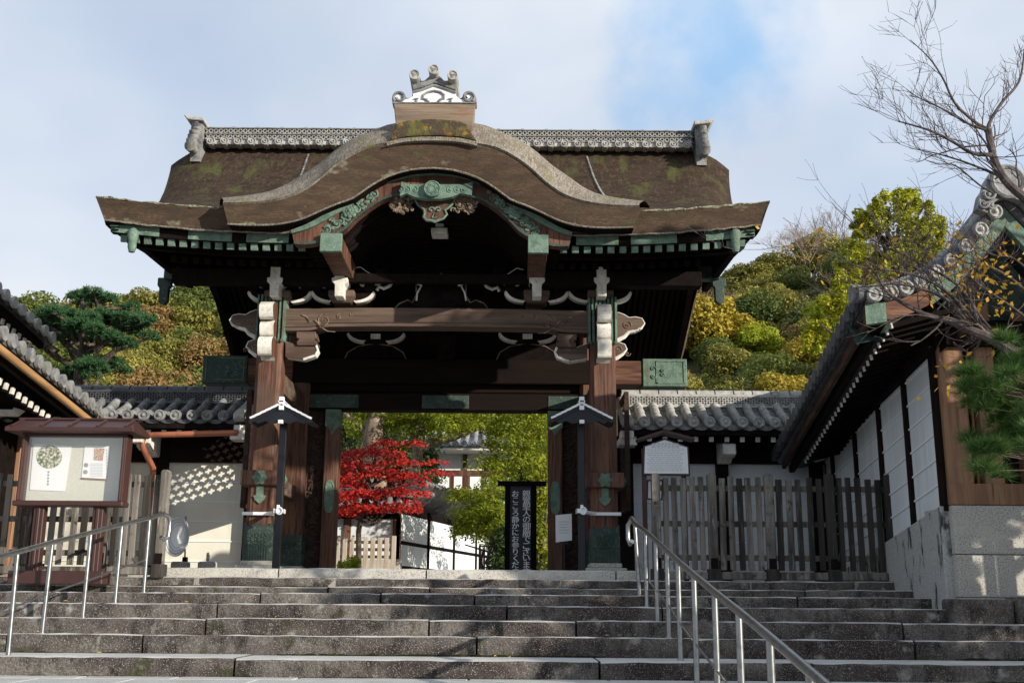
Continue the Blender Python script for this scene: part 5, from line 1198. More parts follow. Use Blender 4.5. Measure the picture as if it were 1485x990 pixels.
po = thing('poster', A(140, 670, yp), 'small white flyer with an orange photo, right one in the notice board', 'poster')
prect([(123,646),(160,646),(154,695),(118,693)], 'sheet', M['paper'], po); prect([(137,649),(152,650),(149,668),(136,667)], 'warm_photo', M['photo2'], po, -.004)
prect([(117.5,692),(154,694),(153.6,696.5),(117,694.5)], 'brown_footer', M['tan'], po, -.003)
for (a, b) in ((125,674),(124,684)): prect([(a+3.2*math.cos(t), b+3.2*math.sin(t)) for t in [2*math.pi*k/14 for k in range(14)]], 'round_picture', M['ink'], po, -.004)
mb = MB()
for k in range(9):
    p = A(133, 672+k*2.2, yp); mb.box(p.x-.02, p.x+.13, yp-.003, yp-.001, p.z-.003, p.z+.003)
for k in range(7):
    p = A(155, 652+k*4.5, yp); mb.box(p.x-.006, p.x+.006, yp-.003, yp-.001, p.z-.014, p.z+.010)
mb.build('printed_line', M['inkp'], po)
# ================================================================ lanterns on dark posts
def lamp(px, label, sx):
    y = 14.95; c = A(px, 700, y); x = c.x; root = thing('roofed_lamp_post', (x, y, ZL), label, 'lamp post', 'lamp posts flanking the gate')
    mb = MB(); mb.box(x-.047, x+.047, y-.047, y+.047, ZL-.0, A(px, 612, y).z); mb.build('post', M['navy'], root, bevel=.006)
    zt, zs = A(px, 590, y).z, A(px, 612, y).z; hw = .42
    for s in (-1, 1):
        mb = MB(); mb.prism([(x, zt), (x+s*hw, zs), (x+s*(hw+.03), zs-.03), (x+s*(hw-.02), zs-.045), (x, zt-.05)], 'y', y-.22, y+.22); r_ = mb.build('roof_slope', M['navy'], root, bevel=.004)
        mb = MB(); n = 6
        for k in range(n):
            a, b = k/n, (k+1)/n; p = Vector((x+s*hw*a, y-.235, zt+.012+(zs-zt)*a)); q_ = Vector((x+s*hw*b, y-.235, zt+.012+(zs-zt)*(b-.15/n))); mb.bar(p, q_, .02, .028)
        mb.build('white_edge', M['wpaint'], r_)
    gb_ = [(x-hw+.05, zs-.02), (x-.02, zt-.06), (x+.02, zt-.06), (x+hw-.05, zs-.02), (x+hw*.72, zs-.05), (x+hw*.5, zs-.015), (x+hw*.3, zs-.055), (x, zs-.03), (x-hw*.3, zs-.055), (x-hw*.5, zs-.015), (x-hw*.72, zs-.05)]
    mb = MB(); mb.prism(gb_, 'y', y-.21, y-.18); mb.build('scalloped_gable', M['navy'], root)
    mb = MB(); mb.box(x-.035, x+.035, y-.26, y-.2, zt+.0, zt+.10); mb.box(x-.045, x+.045, y-.26, y+.2, zt+.02, zt+.05); mb.build('ridge_block', M['wpaint'], root, bevel=.006)
    mb = MB(); mb.box(x-.033, x+.033, y-.25, y-.2, zt-.08, zt-.02); mb.build('white_beam_end', M['wpaint'], root, bevel=.004)
    mb = MB(); mb.box(x-.033, x+.033, y-.25, y-.2, zs-.055, zs-.005); mb.build('white_beam_end', M['wpaint'], root, bevel=.004)
    # bracket arm clamped round post and pillar
    z = A(px, 741, y).z; px_pillar = XC+sx*2.42
    mb = MB(); mb.box(x-.075, x+.075, y-.075, y-.058, z-.03, z+.03); mb.box(x-.075, x-.058, y-.075, y+.075, z-.03, z+.03); mb.box(x+.058, x+.075, y-.075, y+.075, z-.03, z+.03)
    mb.tube([(x+.04*math.cos(t)+.02, y-.085, z+.045*math.sin(t)) for t in [2*math.pi*k/16 for k in range(17)]], .012, 6, cap=False)
    mb.box(x-.02, x+.02, y-.09, y-.06, z+.03, z+.08); mb.build('clamp', M['wpaint'], root, bevel=.004)
    xe = px_pillar+(-.22 if sx < 0 else .22); yq = YF-.235
    mb = MB(); mb.bar((x, y+.06, z), (px_pillar+(.15 if sx<0 else -.15), yq-.02, z), .03, .05); mb.bar((px_pillar-.22, yq, z), (px_pillar+.22, yq, z), .03, .045); mb.bar((x+.0, y-.06, z-.0), (x+(px_pillar-x)*.5, yq-.1, z), .02, .04); mb.build('strap_arm', M['wpaint'], root, bevel=.004)
    return root
lamp(407, 'black roofed lamp post in front of the left gate pillar', -1)
lamp(843, 'black roofed lamp post in front of the right gate pillar', 1)
# ================================================================ steel handrails
def railing(posts, rail, lowr, label, rp=.021, rr_=.024):
    root = thing('handrail', posts[len(posts)//2][0], label, 'handrail')
    for b, t in posts: mb = MB(); mb.tube([b, t], rp, 12); mb.tube([b, b+Vector((0,0,.012))], rp*1.5, 12); mb.build('post', M['steel'], root, smooth=True)
    mb = MB(); mb.tube(rail, rr_, 14); mb.build('top_rail', M['steel'], root, smooth=True)
    mb = MB(); mb.tube(lowr, .009, 8); mb.build('lower_rail', M['steel'], root, smooth=True)
def rz(y):
    """height of the walking surface at distance y"""
    z = 0
    for a, b in zip(noseY[:7], noseZ): 
        if y > a: z = b
    if y < 8.25: z = -.15*(1+int((8.25-y)/.75))
    return z
ps = []
for (bx, by, tx, ty), y in zip([(208.5,856,217,751),(167,871.5,177,760),(120,894,132,772),(61,917,77,786),(12,947,24,800)], (12.55, 11.85, 11.15, 10.45, 9.75)):
    b = A(bx, by, y); b.z = rz(y)-.01; t = A(tx, ty, y); t.x = b.x*.4+t.x*.6; ps.append((b, t))
tops = [t for b, t in ps]; d = (tops[-1]-tops[0])/4
e = A(237, 744.5, 12.95)
rail = [tops[-1]+d*2.5, tops[-1]+d, *tops[::-1], e, e+Vector((.05,.06,-.03)), e+Vector((.06,.08,-.1)), e+Vector((.06,.06,-.26)), e+Vector((.03,.02,-.30)), e+Vector((0,-.03,-.27))]
lw = [A(0, 887, 9.6)+d*1.0, A(0, 887, 9.6), A(14, 882, 9.75), A(68, 861, 10.45), A(126, 841, 11.15), A(171, 825, 11.85), A(212, 811, 12.55)]
railing(ps, rail, lw, 'steel handrail climbing the steps on the left in front of the notice board')
ps = []; rx = A(930, 863, 12.75).x
rtop = [(920.6,759,12.75),(935.7,770,12.25),(950.7,783,11.4),(967,798,10.6),(983,813,9.85),(1006,833,8.98),(1036,858,8.05),(1071,885.6,7.15),(1116,923,6.3),(1174,973,5.45)]
zt_ = lambda y: A(935,770,12.25).z + (A(1174,973,5.45).z-A(935,770,12.25).z)*(12.25-y)/(12.25-5.45)
for px, py, y in rtop:
    t = A(px, py, y); x = t.x; b = Vector((x+(.04 if y > 12.5 else 0), y, rz(y)-.01)); ps.append((b, t))
e = A(916, 751, 12.95); T = [t for b, t in ps]
rail = [e+Vector((0,-.03,-.27)), e+Vector((-.02,.02,-.30)), e+Vector((-.04,.05,-.24)), e+Vector((-.04,.05,-.08)), e, *T, T[-1]+(T[-1]-T[-2])*1.6]
low_ = [t.lerp(b, .62) for b, t in ps]; low_[0] = ps[0][1].lerp(ps[0][0], .45)
railing(ps, rail, low_, 'long steel handrail running down the middle of the steps to the lower right', .023, .027)
# ================================================================ information board with a small roof (right)
yb = 15.0
ib = thing('information_board', A(966, 830, yb), 'white information board with a brown peaked roof behind the right fence', 'sign')
def poly(pxs, y, th, m, name, par, bev=0):
    mb = MB(); q_ = [A(a, b, y) for a, b in pxs]; mb.prism([(p.x, p.z) for p in q_], 'y', y, y+th); return mb.build(name, m, par, bevel=bev)
poly([(933,646),(963,635.5),(965.5,635.5),(999,647),(1001,690),(932,689)], yb, .03, M['rust'], 'frame', ib, .005)
poly([(935.5,647.5),(964,637.5),(996.5,648.5),(998.5,686.5),(934.5,686)], yb-.006, .01, M['paper'], 'white_sheet', ib)
for s_, pts in ((0, [(924,635),(963,622.5),(963,627.5),(925,639)]), (1, [(963,622.5),(1008,634.5),(1007,638.5),(963,627.5)])):
    poly(pts, yb-.10, .22, M['rust'], 'roof_board', ib, .005)
mb = MB()
for k in range(15):
    py = 643+k*2.75; wd = (19, 24, 20)[k] if k < 3 else 28-(k*7 % 5)*1.3; a, b = A(965-wd, py, yb-.01), A(965+wd, py+.2, yb-.01)
    x = a.x; rt_ = random.Random(k)
    while x < b.x-.02:
        l = rt_.uniform(.02,.06); mb.box(x, min(x+l, b.x), yb-.009, yb-.007, a.z-.006, a.z+(.003 if k > 2 else .008)); x += l+.012
mb.build('printed_line', M['inkp'], ib)
for px in (936, 994): x = A(px, 740, yb).x; mb = MB(); mb.box(x-.03, x+.03, yb+.03, yb+.09, ZF, A(px, 650, yb).z); mb.build('leg', M['rust'], ib)
sb = thing('small_notice', A(950, 830, 15.2), 'small white framed notice below the peaked information board', 'sign')
poly([(938,695),(962,695),(961,725),(937.5,724)], 15.2, .02, M['rust'], 'frame', sb, .003); poly([(940.5,697.5),(959.5,697.5),(958.5,722.5),(940,722)], 15.19, .01, M['paper'], 'white_sheet', sb)
x = A(950, 760, 15.23).x; mb = MB(); mb.box(x-.02, x+.02, 15.22, 15.26, ZF, A(950, 722, 15.2).z); mb.build('leg', M['rust'], sb)
# ================================================================ paper notice on a stand, inside the gate
pn = thing('paper_notice', A(818, 826, 16.6)*1.0, 'white paper notice on a thin stand beside the right gate pillar', 'sign'); yq = 16.6
poly([(805.5,746.5),(829,744.5),(829.5,783),(806,786)], yq, .012, M['paper'], 'sheet', pn)
mb = MB()
for k in range(5):
    a, b = A(810.5, 756+k*4, yq), A(825-(k % 3)*1.5, 755+k*4, yq); mb.box(a.x, b.x, yq-.003, yq-.001, a.z-.006, a.z+.004)
mb.build('printed_line', M['inkp'], pn)
x = A(818, 800, yq).x; mb = MB(); mb.box(x-.01, x+.01, yq, yq+.02, ZL, A(818, 786, yq).z); mb.box(x-.06, x+.06, yq-.02, yq+.03, A(818, 788, yq).z, A(818, 785, yq).z); mb.box(x-.12, x+.12, yq-.1, yq+.12, ZL, ZL+.02); mb.build('stand', M['navy'], pn)
# ================================================================ upright sign board with white lettering
M['bright'] = mat('bright_white_lettering', (.9,.9,.9), .6, .2)
ys = 18.6
sg = thing('upright_sign_board', (A(759, 826, ys).x, ys, ZL), 'tall black board with two columns of white brush lettering standing inside the gate', 'sign')
for (a, b) in ((732, 739.5), (770, 778)):
    x0, x1 = A(a, 760, ys).x, A(b, 760, ys).x; mb = MB(); mb.box(x0, x1, ys-.05, ys+.05, ZL, A(740, 703, ys).z); mb.build('side_post', M['dark'], sg, bevel=.006)
x0, x1 = A(739.5, 760, ys).x, A(770, 760, ys).x; zt = A(755, 704, ys).z; zbt = ZL+.02
mb = MB(); mb.box(x0, x1, ys-.01, ys+.03, zbt, zt); mb.build('black_panel', M['navy'], sg)
mb = MB(); mb.box(A(722, 700, ys).x, A(792, 700, ys).x, ys-.1, ys+.1, A(755, 704, ys).z, A(755, 698, ys).z); mb.build('top_board', M['dark'], sg, bevel=.008)
def vtext(chars, px, py0, step, size, name, jit=0):
    dg = bpy.context.evaluated_depsgraph_get; allv = MB()
    for i, ch in enumerate(chars):
        cu = bpy.data.curves.new('t', 'FONT'); cu.body = ch; cu.size = 1; cu.align_x = 'CENTER'; cu.align_y = 'CENTER'; cu.extrude = 0; cu.offset = 0; cu.resolution_u = 3
        ob = bpy.data.objects.new('t', cu); sc.collection.objects.link(ob); bpy.context.view_layer.update()
        me = bpy.data.meshes.new_from_object(ob.evaluated_get(dg())); bpy.data.objects.remove(ob); bpy.data.curves.remove(cu)
        if not me.vertices: continue
        xs = [v.co.x for v in me.vertices]; ys_ = [v.co.y for v in me.vertices]; cx, cy = (min(xs)+max(xs))/2, (min(ys_)+max(ys_))/2
        c = A(px, py0+i*step, ys-.014)
        for k_, (ox, oz) in enumerate(((0,0),(.0022,.001),(-.0022,0))):
            allv.add([(c.x+ox+(v.co.x-cx)*size*1.12, ys-.013-.0015*k_, c.z+oz+(v.co.y-cy)*size) for v in me.vertices], [tuple(p.vertices) for p in me.polygons])
        bpy.data.meshes.remove(me)
    if allv.v:
        return allv.build(name, M['bright'], sg)
vtext('親鸞聖人の御廟でございます', 763.5, 715.5, 9.35, .128, 'lettering')
vtext('おこころ静かにお参りください', 747.5, 715.5, 9.35, .118, 'lettering')
# ================================================================ small things by the left wall
rw = MB(); c = A(256, 777, 16.2); R_ = A(256, 748, 16.2).z-c.z
rt = thing('round_white_reel', (c.x, 16.2, c.z-R_), 'round white ribbed disc leaning beside the left fence post', 'disc')
for k in range(7): rw.tube([(c.x+R_*.62*(1-k*.14)*math.cos(t), 16.2+.02*k, c.z+R_*(1-k*.14)*math.sin(t)) for t in [2*math.pi*q/28 for q in range(29)]], .008, 6, cap=False)
for k in range(0):
    t = math.pi*k/6; rw.tube([(c.x, 16.28, c.z), (c.x+R_*.62*math.cos(t), 16.2, c.z+R_*math.sin(t))], .008, 5)
rw.build('ribs', M['inkp'], rt); rw = MB(); rw.add([(c.x, 16.31, c.z)]+[(c.x+R_*.6*math.cos(t), 16.22, c.z+R_*.97*math.sin(t)) for t in [2*math.pi*q/28 for q in range(28)]], [(0, 1+q, 1+(q+1) % 28) for q in range(28)])
rw.build('disc', M['paper'], rt)
p0, p1 = A(268, 817, 16.9), A(269.5, 748, 16.95)
br = thing('broom', (p0.x, 16.9, ZF), 'thin broom with a brown handle leaning on the left wall', 'broom'); mb = MB(); mb.tube([(p0.x, 16.9, p0.z), p1], .014, 8); mb.build('handle', M['bamboo'], br)
mb = MB(); mb.prism([(p0.x-.03, p0.z+.1), (p0.x+.03, p0.z+.1), (p0.x+.05, ZF+.0), (p0.x-.05, ZF+.0)], 'y', 16.86, 16.94); mb.build('bristles', M['dark'], br)
for px in (262, 301):
    p = A(px, 816, 16.6); mb = MB(); mb.tube([(p.x, 16.6, ZF), (p.x, 16.6, p.z+.02)], .14, 16); mb.tube([(p.x, 16.6, p.z+.02), (p.x, 16.6, p.z+.16)], .025, 10) if px == 301 else None
    o = mb.build('door_stop_stone', M['granite'], bevel=.02); setp(recenter(o), 'low round stone with a dark peg at the foot of the left wall' if px == 301 else 'low round stone beside the broom at the left wall', 'stone')
# fallen leaves on the steps
lv = MB(); rl = random.Random(21)
M['fallen'] = leafmat('fallen_leaf', [(.45,.16,.03), (.5,.38,.06), (.3,.12,.04)], .1)
for i in range(70):
    k = rl.randrange(0, 7); x = rl.uniform(-6, 6.5); y = noseY[k]+rl.uniform(.03,.5); z = noseZ[k]+.012; a = rl.uniform(0, 6); s = rl.uniform(.015,.03)
    if i < 2: s = .05
    lv.add([(x+s*math.cos(a), y+s*math.sin(a), z), (x-s*.5*math.sin(a), y+s*.5*math.cos(a), z+.012), (x-s*math.cos(a), y-s*math.sin(a), z), (x+s*.5*math.sin(a), y-s*.5*math.cos(a), z+.004)], [(0,1,2,3)])
o = lv.build('fallen_leaves', M['fallen']); setp(o, 'scattered yellow and brown leaves on the stone steps', 'leaves', kind='stuff')
# ================================================================ behind the gate
gw = thing('garden_wall', (A(540, 826, 26).x, 26, ZF), 'white plastered garden wall with dark frame and tiled coping, seen through the gate', 'wall')
y = 26.0; xl, xc_ = A(470, 780, y).x, A(577, 780, y).x; zt, zb = A(540, 752, y).z, A(540, 812, y).z
mb = MB(); mb.box(xl, xc_, y, y+.2, zb, zt); mb.build('front_panel', M['plasterw'], gw)
mb = MB(); mb.box(xl-1, xc_+.1, y-.25, y+.2, ZF, zb+.02); mb.build('stone_footing', M['granite'], gw, bevel=.02)
mb = MB(); mb.box(xl, xc_+.05, y-.06, y+.2, zt, zt+.16); mb.build('head_beam', M['dark'], gw)
for px in (503, 575): x = A(px, 780, y).x; mb = MB(); mb.box(x-.09, x+.09, y-.05, y+.2, zb, zt+.1); mb.build('post', M['red'], gw, bevel=.01)
tile_roof_x(gw, xl-.3, xc_+.25, y-.6, zt+.16, y+.1, zt+.55, .24, M['tiledark'], M['tile'], .075, name='coping')
mb = MB(); mb.tube([(xl-.3, y+.15, zt+.62), (xc_+.25, y+.15, zt+.62)], .12, 10); p = A(590, 717, y-.2); mb.build('ridge', M['tile'], gw, smooth=True)
mb = MB(); mb.prism([(xc_+.1, zt+.5), (xc_+.15, zt+.85), (xc_+.25, zt+.95), (xc_+.32, zt+.8), (xc_+.6, zt+.66), (xc_+.85, zt+.6), (xc_+.85, zt+.5), (xc_+.4, zt+.46)], 'y', y-.3, y+.1); mb.build('ridge_end_tile', M['tile'], gw, bevel=.02)
# receding wing
x2, y2 = 2.2, 46.0
n = 9; P = [Vector((xc_+(x2-xc_)*t, y+(y2-y)*t, 0)) for t in [i/n for i in range(n+1)]]
zt2 = zt+.22
mb = MB(); mb.grid([[(p.x, p.y, zb-.6) for p in P], [(p.x, p.y, zt2) for p in P]]); mb.build('side_panel', M['plasterw'], gw)
for i, p in enumerate(P): mb = MB(); mb.box(p.x-.04, p.x+.05, p.y-.05, p.y+.05, zb-.6, zt2+.1); mb.build('wing_post', M['dark'], gw)
for z in (zt2, zt2-.75, zb-.15): mb = MB(); mb.bar(P[0]+Vector((-.03,0,z)), P[-1]+Vector((-.03,0,z)), .06, .09 if z != zt2 else .16); mb.build('wing_rail', M['dark'], gw)
tile_roof_y(gw, (P[0].x-.55, y-.1, zt2+.25), (P[-1].x-.55, y2, zt2+.25), (P[0].x+.3, y-.1, zt2+.75), (P[-1].x+.3, y2, zt2+.75), .26, M['tiledark'], M['tile'], .075, name='wing_roof', sag=.05)
mb = MB(); mb.bar((P[0].x-.4, y, zt2+.12), (P[-1].x-.4, y2, zt2+.12), .06, .1); mb.build('wing_eave', M['dark'], gw)
# wooden fence in front of it
y = 25.0; x0, x1 = A(490, 795, y).x, A(571, 795, y).x; zt, zb = A(530, 779, y).z, A(530, 812, y).z
gf = thing('slatted_fence', ((x0+x1)/2, y, zb), 'low pale wooden slatted fence in front of the white garden wall', 'fence')
for i in range(9): x = x0+(x1-x0)*i/8; mb = MB(); mb.box(x-.05, x+.05, y-.05, y+.02, zb-.3, zt+(.04 if i in (0, 8) else 0)); mb.build('upright', M['palewood'], gf, bevel=.008)
for k in range(3): z = zb+.08+k*(zt-zb)*.32; mb = MB(); mb.box(x0, x1, y+.02, y+.06, z-.035, z+.035); mb.build('rail', M['palewood'], gf)
mb = MB(); mb.box(x0-.2, x1+.2, y-.3, y+.5, ZF, zb-.28); mb.build('footing', M['granite'], gf)
# house
y = 38.0; hz = thing('garden_house', (A(665, 826, y).x, y+2, ZF), 'white-walled timber house with paper windows and grey tiled roof behind the garden trees', 'house')
x0, x1 = A(628, 700, y).x, A(760, 700, y).x; zr, zb = A(660, 656, y).z, ZF
mb = MB(); mb.box(x0, x1+2, y, y+4, zb, zr); mb.build('wall', M['plasterw'], hz)
mb = MB(); mb.box(x0-1.8, x0-.02, y+.6, y+4, zb, zr+.1); mb.build('dark_wing', M['dark'], hz)
for px, w_ in ((629, .1), (674, .08), (720, .1)): x = A(px, 700, y).x; mb = MB(); mb.box(x-w_, x+w_, y-.06, y+.1, zb, zr); mb.build('post', M['red'], hz)
for py, h_ in ((686, .1), (713, .07), (718, .05)): z = A(660, py, y).z; mb = MB(); mb.box(x0, x1, y-.08, y+.1, z-h_, z+h_); mb.build('cross_beam', M['red'], hz)
for a, b in ((634, 654), (657, 674), (680, 700)):
    mb = MB(); p, q_ = A(a, 689, y), A(b, 711, y); mb.box(p.x, q_.x, y-.05, y+.02, q_.z, p.z); wn = mb.build('window', M['paper'], hz)
    mb = MB(); 
    for xx in (p.x, q_.x): mb.box(xx-.04, xx+.04, y-.07, y+.02, q_.z, p.z)
    mb.build('window_frame', M['red'], wn)
tile_roof_x(hz, x0-1.3, x1+2.5, y-1.2, zr+.1, y+1.6, zr+.95, .3, M['tiledark'], M['tile'], .09, name='roof', sag=.15)
mb = MB(); mb.box(x0-1.3, x1+2.5, y-1.15, y+.2, zr-.06, zr+.03); mb.build('eave_board', M['plaster'], hz)
# grille gate far inside
y = 33.0; x0, x1 = A(683, 800, y).x, A(735, 800, y).x; zt, zb = A(700, 790, y).z, ZF
gg = thing('lattice_gate', ((x0+x1)/2, y, ZF), 'thin dark lattice gate between the garden wall and the sign board', 'gate')
for i in range(9): x = x0+(x1-x0)*i/8; mb = MB(); mb.box(x-.025, x+.025, y, y+.05, zb, zt); mb.build('upright', M['dark'], gg)
for k in range(5): z = zb+(zt-zb)*(k+.5)/4.6; mb = MB(); mb.box(x0, x1, y+.05, y+.08, z-.02, z+.02); mb.build('rail', M['dark'], gg)
mb = MB(); mb.box(x0-1, x1+4, 35.5, 35.7, ZF, zt+.1); o = mb.build('low_white_wall', M['plasterw']); setp(recenter(o), 'low white wall behind the dark lattice gate', 'wall')

# ================================================================ trees
G_ = {}
G_['oak'] = leafmat('dark_evergreen_leaf', [(.05,.085,.018), (.12,.15,.03), (.19,.21,.04)], .3)
G_['olive'] = leafmat('olive_leaf', [(.14,.14,.03), (.27,.25,.05), (.38,.33,.07)], .3)
G_['gold'] = leafmat('golden_leaf', [(.24,.19,.025), (.44,.34,.04), (.58,.46,.06)], .3)
G_['rust'] = leafmat('rusty_leaf', [(.2,.12,.045), (.32,.2,.07), (.34,.29,.1)], .3)
G_['lime'] = leafmat('bright_yellow_green_leaf', [(.22,.27,.02), (.42,.46,.03), (.6,.6,.05)], .4)
G_['camphor'] = leafmat('camphor_leaf', [(.09,.13,.012), (.27,.31,.02), (.48,.47,.05)], .45)
G_['shade'] = leafmat('dark_green_leaf', [(.02,.04,.012), (.05,.085,.02), (.09,.13,.03)], .3)
G_['maple'] = leafmat('scarlet_maple_leaf', [(.30,.015,.015), (.8,.07,.045), (.95,.33,.2)], .55)
G_['pine'] = leafmat('pine_needle', [(.02,.06,.024), (.05,.12,.045), (.09,.19,.06)], .2)
G_['pinenear'] = leafmat('near_pine_needle', [(.02,.055,.012), (.055,.12,.025), (.11,.19,.04)], .25)
G_['bare'] = leafmat('bare_twig_haze', [(.20,.14,.10), (.36,.26,.19)], .05)
G_['orange'] = leafmat('orange_cherry_leaf', [(.5,.22,.02), (.62,.38,.04), (.4,.14,.02)], .4)
G_['fore'] = leafmat('podocarpus_leaf', [(.10,.15,.012), (.29,.33,.02), (.56,.53,.04), (.38,.2,.03)], .38)
def leaf_cloud(mb, rng, c, rad, n, size, sq=(1,1,.75), shell=.55, up=.3):
    for _ in range(n):
        while True:
            d = Vector((rng.gauss(0,1), rng.gauss(0,1), rng.gauss(0,1)))
            if d.length > .1: break
        d.normalize(); r_ = (shell+(1-shell)*rng.random()**.6)*rad
        p = c+Vector((d.x*sq[0], d.y*sq[1], d.z*sq[2]))*r_
        nrm = (d*.9+Vector((rng.gauss(0,.6), rng.gauss(0,.6), rng.gauss(0,.6)+up))).normalized()
        t = nrm.cross(Vector((rng.gauss(0,1), rng.gauss(0,1), rng.gauss(0,1)))).normalized(); b = nrm.cross(t)
        s = size*rng.uniform(.6, 1.3); l = s*rng.uniform(.9, 1.5)
        mb.add([p-t*l*.5, p+b*s*.35+nrm*s*.08, p+t*l*.5, p-b*s*.35+nrm*s*.08], [(0,1,2,3)])
def crown_mesh(rng, R0, nclump, per, size, sq=(1,1,.85), sub=.42):
    mb = MB()
    for i in range(nclump):
        while True:
            d = Vector((rng.uniform(-1,1), rng.uniform(-1,1), rng.uniform(-.7,1)))
            if .35 < d.length < 1: break
        c = Vector((d.x*sq[0], d.y*sq[1], d.z*sq[2]))*R0*.72
        leaf_cloud(mb, rng, c, R0*sub*rng.uniform(.7,1.2), per, size, (1,1,.7), .6, .5)
    return mb
def make_tree(name, kind, R0, H, nclump, per, size, seed, label, cat, group, trunk='trunk', sq=(1,1,.85), sub=.42, bare=False):
    rng = random.Random(seed); root = thing(name, (0,0,0), label, cat, group)
    mb = MB(); mb.tube([(0,0,-1.5), (R0*.03,0,H*.5), (-R0*.02,R0*.02,H)], [R0*.08, R0*.06, R0*.03], 8)
    for k in range(5):
        a = rng.uniform(0, 6.28); z = H*rng.uniform(.6,1); mb.tube([(0,0,z), (math.cos(a)*R0*.35, math.sin(a)*R0*.35, z+R0*.3), (math.cos(a)*R0*.6, math.sin(a)*R0*.6, z+R0*.5)], [R0*.04, R0*.025, R0*.01], 5)
    mb.build('trunk', M[trunk], root, smooth=True)
    mb = crown_mesh(rng, R0, nclump, per, size, sq, sub); mb.v = [(v[0], v[1], v[2]+H) for v in mb.v]; mb.build('crown', G_[kind], root); return root
def bare_tree(seed, R0, label, group):
    rng = random.Random(seed); root = thing('bare_tree', (0,0,0), label, 'tree', group); mb = MB()
    def grow(p, d, l, r_, depth):
        q_ = p+d*l; mb.tube([p, q_], [r_, r_*.7], 4 if depth < 3 else 3, cap=False)
        if depth <= 0: return
        for k in range(3):
            nd = (d+Vector((rng.gauss(0,.45), rng.gauss(0,.45), rng.gauss(.1,.3)))).normalized(); grow(q_, nd, l*rng.uniform(.6,.82), r_*.62, depth-1)
    grow(Vector((0,0,-1)), Vector((0,0,1)), R0*1.1, R0*.045, 6)
    mb.build('branches', G_['bare'], root); return root
protos = {}
for kd, nm, lab in (('oak','evergreen_tree','dark evergreen'), ('olive','broadleaf_tree','olive-green broadleaf'), ('gold','autumn_tree','golden autumn'), ('rust','autumn_tree','rusty brown autumn'), ('lime','leafy_tree','bright yellow-green')):
    protos[kd] = [make_tree(nm, kd, 3.0, 3.6, 30, 300, .24, 100+i*7+len(protos), f'{lab} tree on the wooded hillside', 'tree', f'{lab} trees on the hillside') for i in range(2)]
protos['bare'] = [bare_tree(51+i, 3.0, 'leafless grey-brown tree on the wooded hillside', 'leafless trees on the hillside') for i in range(2)]
used = {id(p): False for v in protos.values() for p in v}
rh = random.Random(77); placed = []
def place_proto(kind, x, y, z, s, extra=None, rot=None):
    p = rh.choice(protos[kind])
    if used[id(p)]: o = copy_tree(p)
    else: o = p; used[id(p)] = True
    o.location = (x, y, z); o.rotation_euler = (0, 0, rh.uniform(0, 6.28) if rot is None else rot); o.scale = (s*rh.uniform(.9,1.15), s*rh.uniform(.9,1.15), s*rh.uniform(.85,1.1))
    return o
cnt = 0; y = 60.0
spots = []
while y < 126:
    step = 2.35+(y-60)*.016
    lim = y*.56+6; x = -lim
    while x < lim:
        px = 742+x/y*1600
        if not (380 < px < 930): spots.append((x+rh.uniform(-1,1), y+rh.uniform(-1.3,1.3), px))
        x += step*1.45+ (0 if px < 380 or px > 930 else 4)
    y += step*1.35
rh.shuffle(spots); print('hill trees', len(spots))
spots = spots[:620]
for x, y, px in spots:
    left = px < 600
    r_ = rh.random()
    if left: kind = 'oak' if r_ < .45 else 'olive' if r_ < .78 else 'gold' if r_ < .88 else 'rust' if r_ < .97 else 'bare'
    else: kind = 'olive' if r_ < .32 else 'oak' if r_ < .58 else 'gold' if r_ < .76 else 'rust' if r_ < .83 else 'bare' if r_ < .91 else 'lime'
    if y > 105 and left: kind = 'oak' if r_ < .8 else 'olive'
    if y > 105 and not left: kind = 'bare' if r_ < .28 else 'olive' if r_ < .8 else 'rust'
    if kind == 'bare' and (y < 84 or left): kind = 'olive'
    s = rh.uniform(.75, 1.1)*(1 if y > 80 else .8)
    place_proto(kind, x, y, hillz(x, y)-1.2, s)
# ================================================================ individual trees
# big dark pine behind the left roof
rng = random.Random(12)
def needle_tuft(mb, rng, p, d, L_, n, w_):
    d = d.normalized()
    for _ in range(n):
        v = (d*.5+Vector((rng.gauss(0,.6), rng.gauss(0,.6), rng.gauss(.25,.5)))).normalized()*L_*rng.uniform(.7,1.1); s = v.cross(Vector((rng.gauss(0,1), rng.gauss(0,1), rng.gauss(0,1)))).normalized()*w_
        mb.add([p-s, p+s, p+v], [(0,1,2)])
def pine(loc, label, limbs, padsize, tuft, nper, kind, wn, seed, trunkpts, tr, lr=.42, nn=16, flat=.30):
    rng = random.Random(seed); root = thing('pine_tree', loc, label, 'tree')
    mb = MB(); mb.tube(trunkpts, tr, 10)
    pads = []
    for L0 in limbs:
        pts = [Vector(p) for p in L0[:-1]]; pads.append((pts[-1], L0[-1])); r_ = tr[0]*lr
        mb.tube(pts, [r_*(1-.6*i/(len(pts)-1)) for i in range(len(pts))], 8)
    mb.build('trunk', M['trunk'], root, smooth=True)
    mb = MB()
    for c, s in pads:
        for _ in range(max(5, int(nper*s*s))):
            a = rng.uniform(0, 6.28); r_ = math.sqrt(rng.random())*padsize*s
            p = c+Vector((math.cos(a)*r_, math.sin(a)*r_, padsize*s*(flat*(1-(r_/(padsize*s))**2))+rng.gauss(0,.05)*padsize*2)); needle_tuft(mb, rng, p, Vector((math.cos(a)*.9, math.sin(a)*.9, .7)), tuft, nn, wn)
    mb.build('needles', G_[kind], root); return root
yp_ = 34.0
def Q(px, py, dy=0): return A(px, py, yp_+dy)
tb = Q(112, 640); 
limbs = []
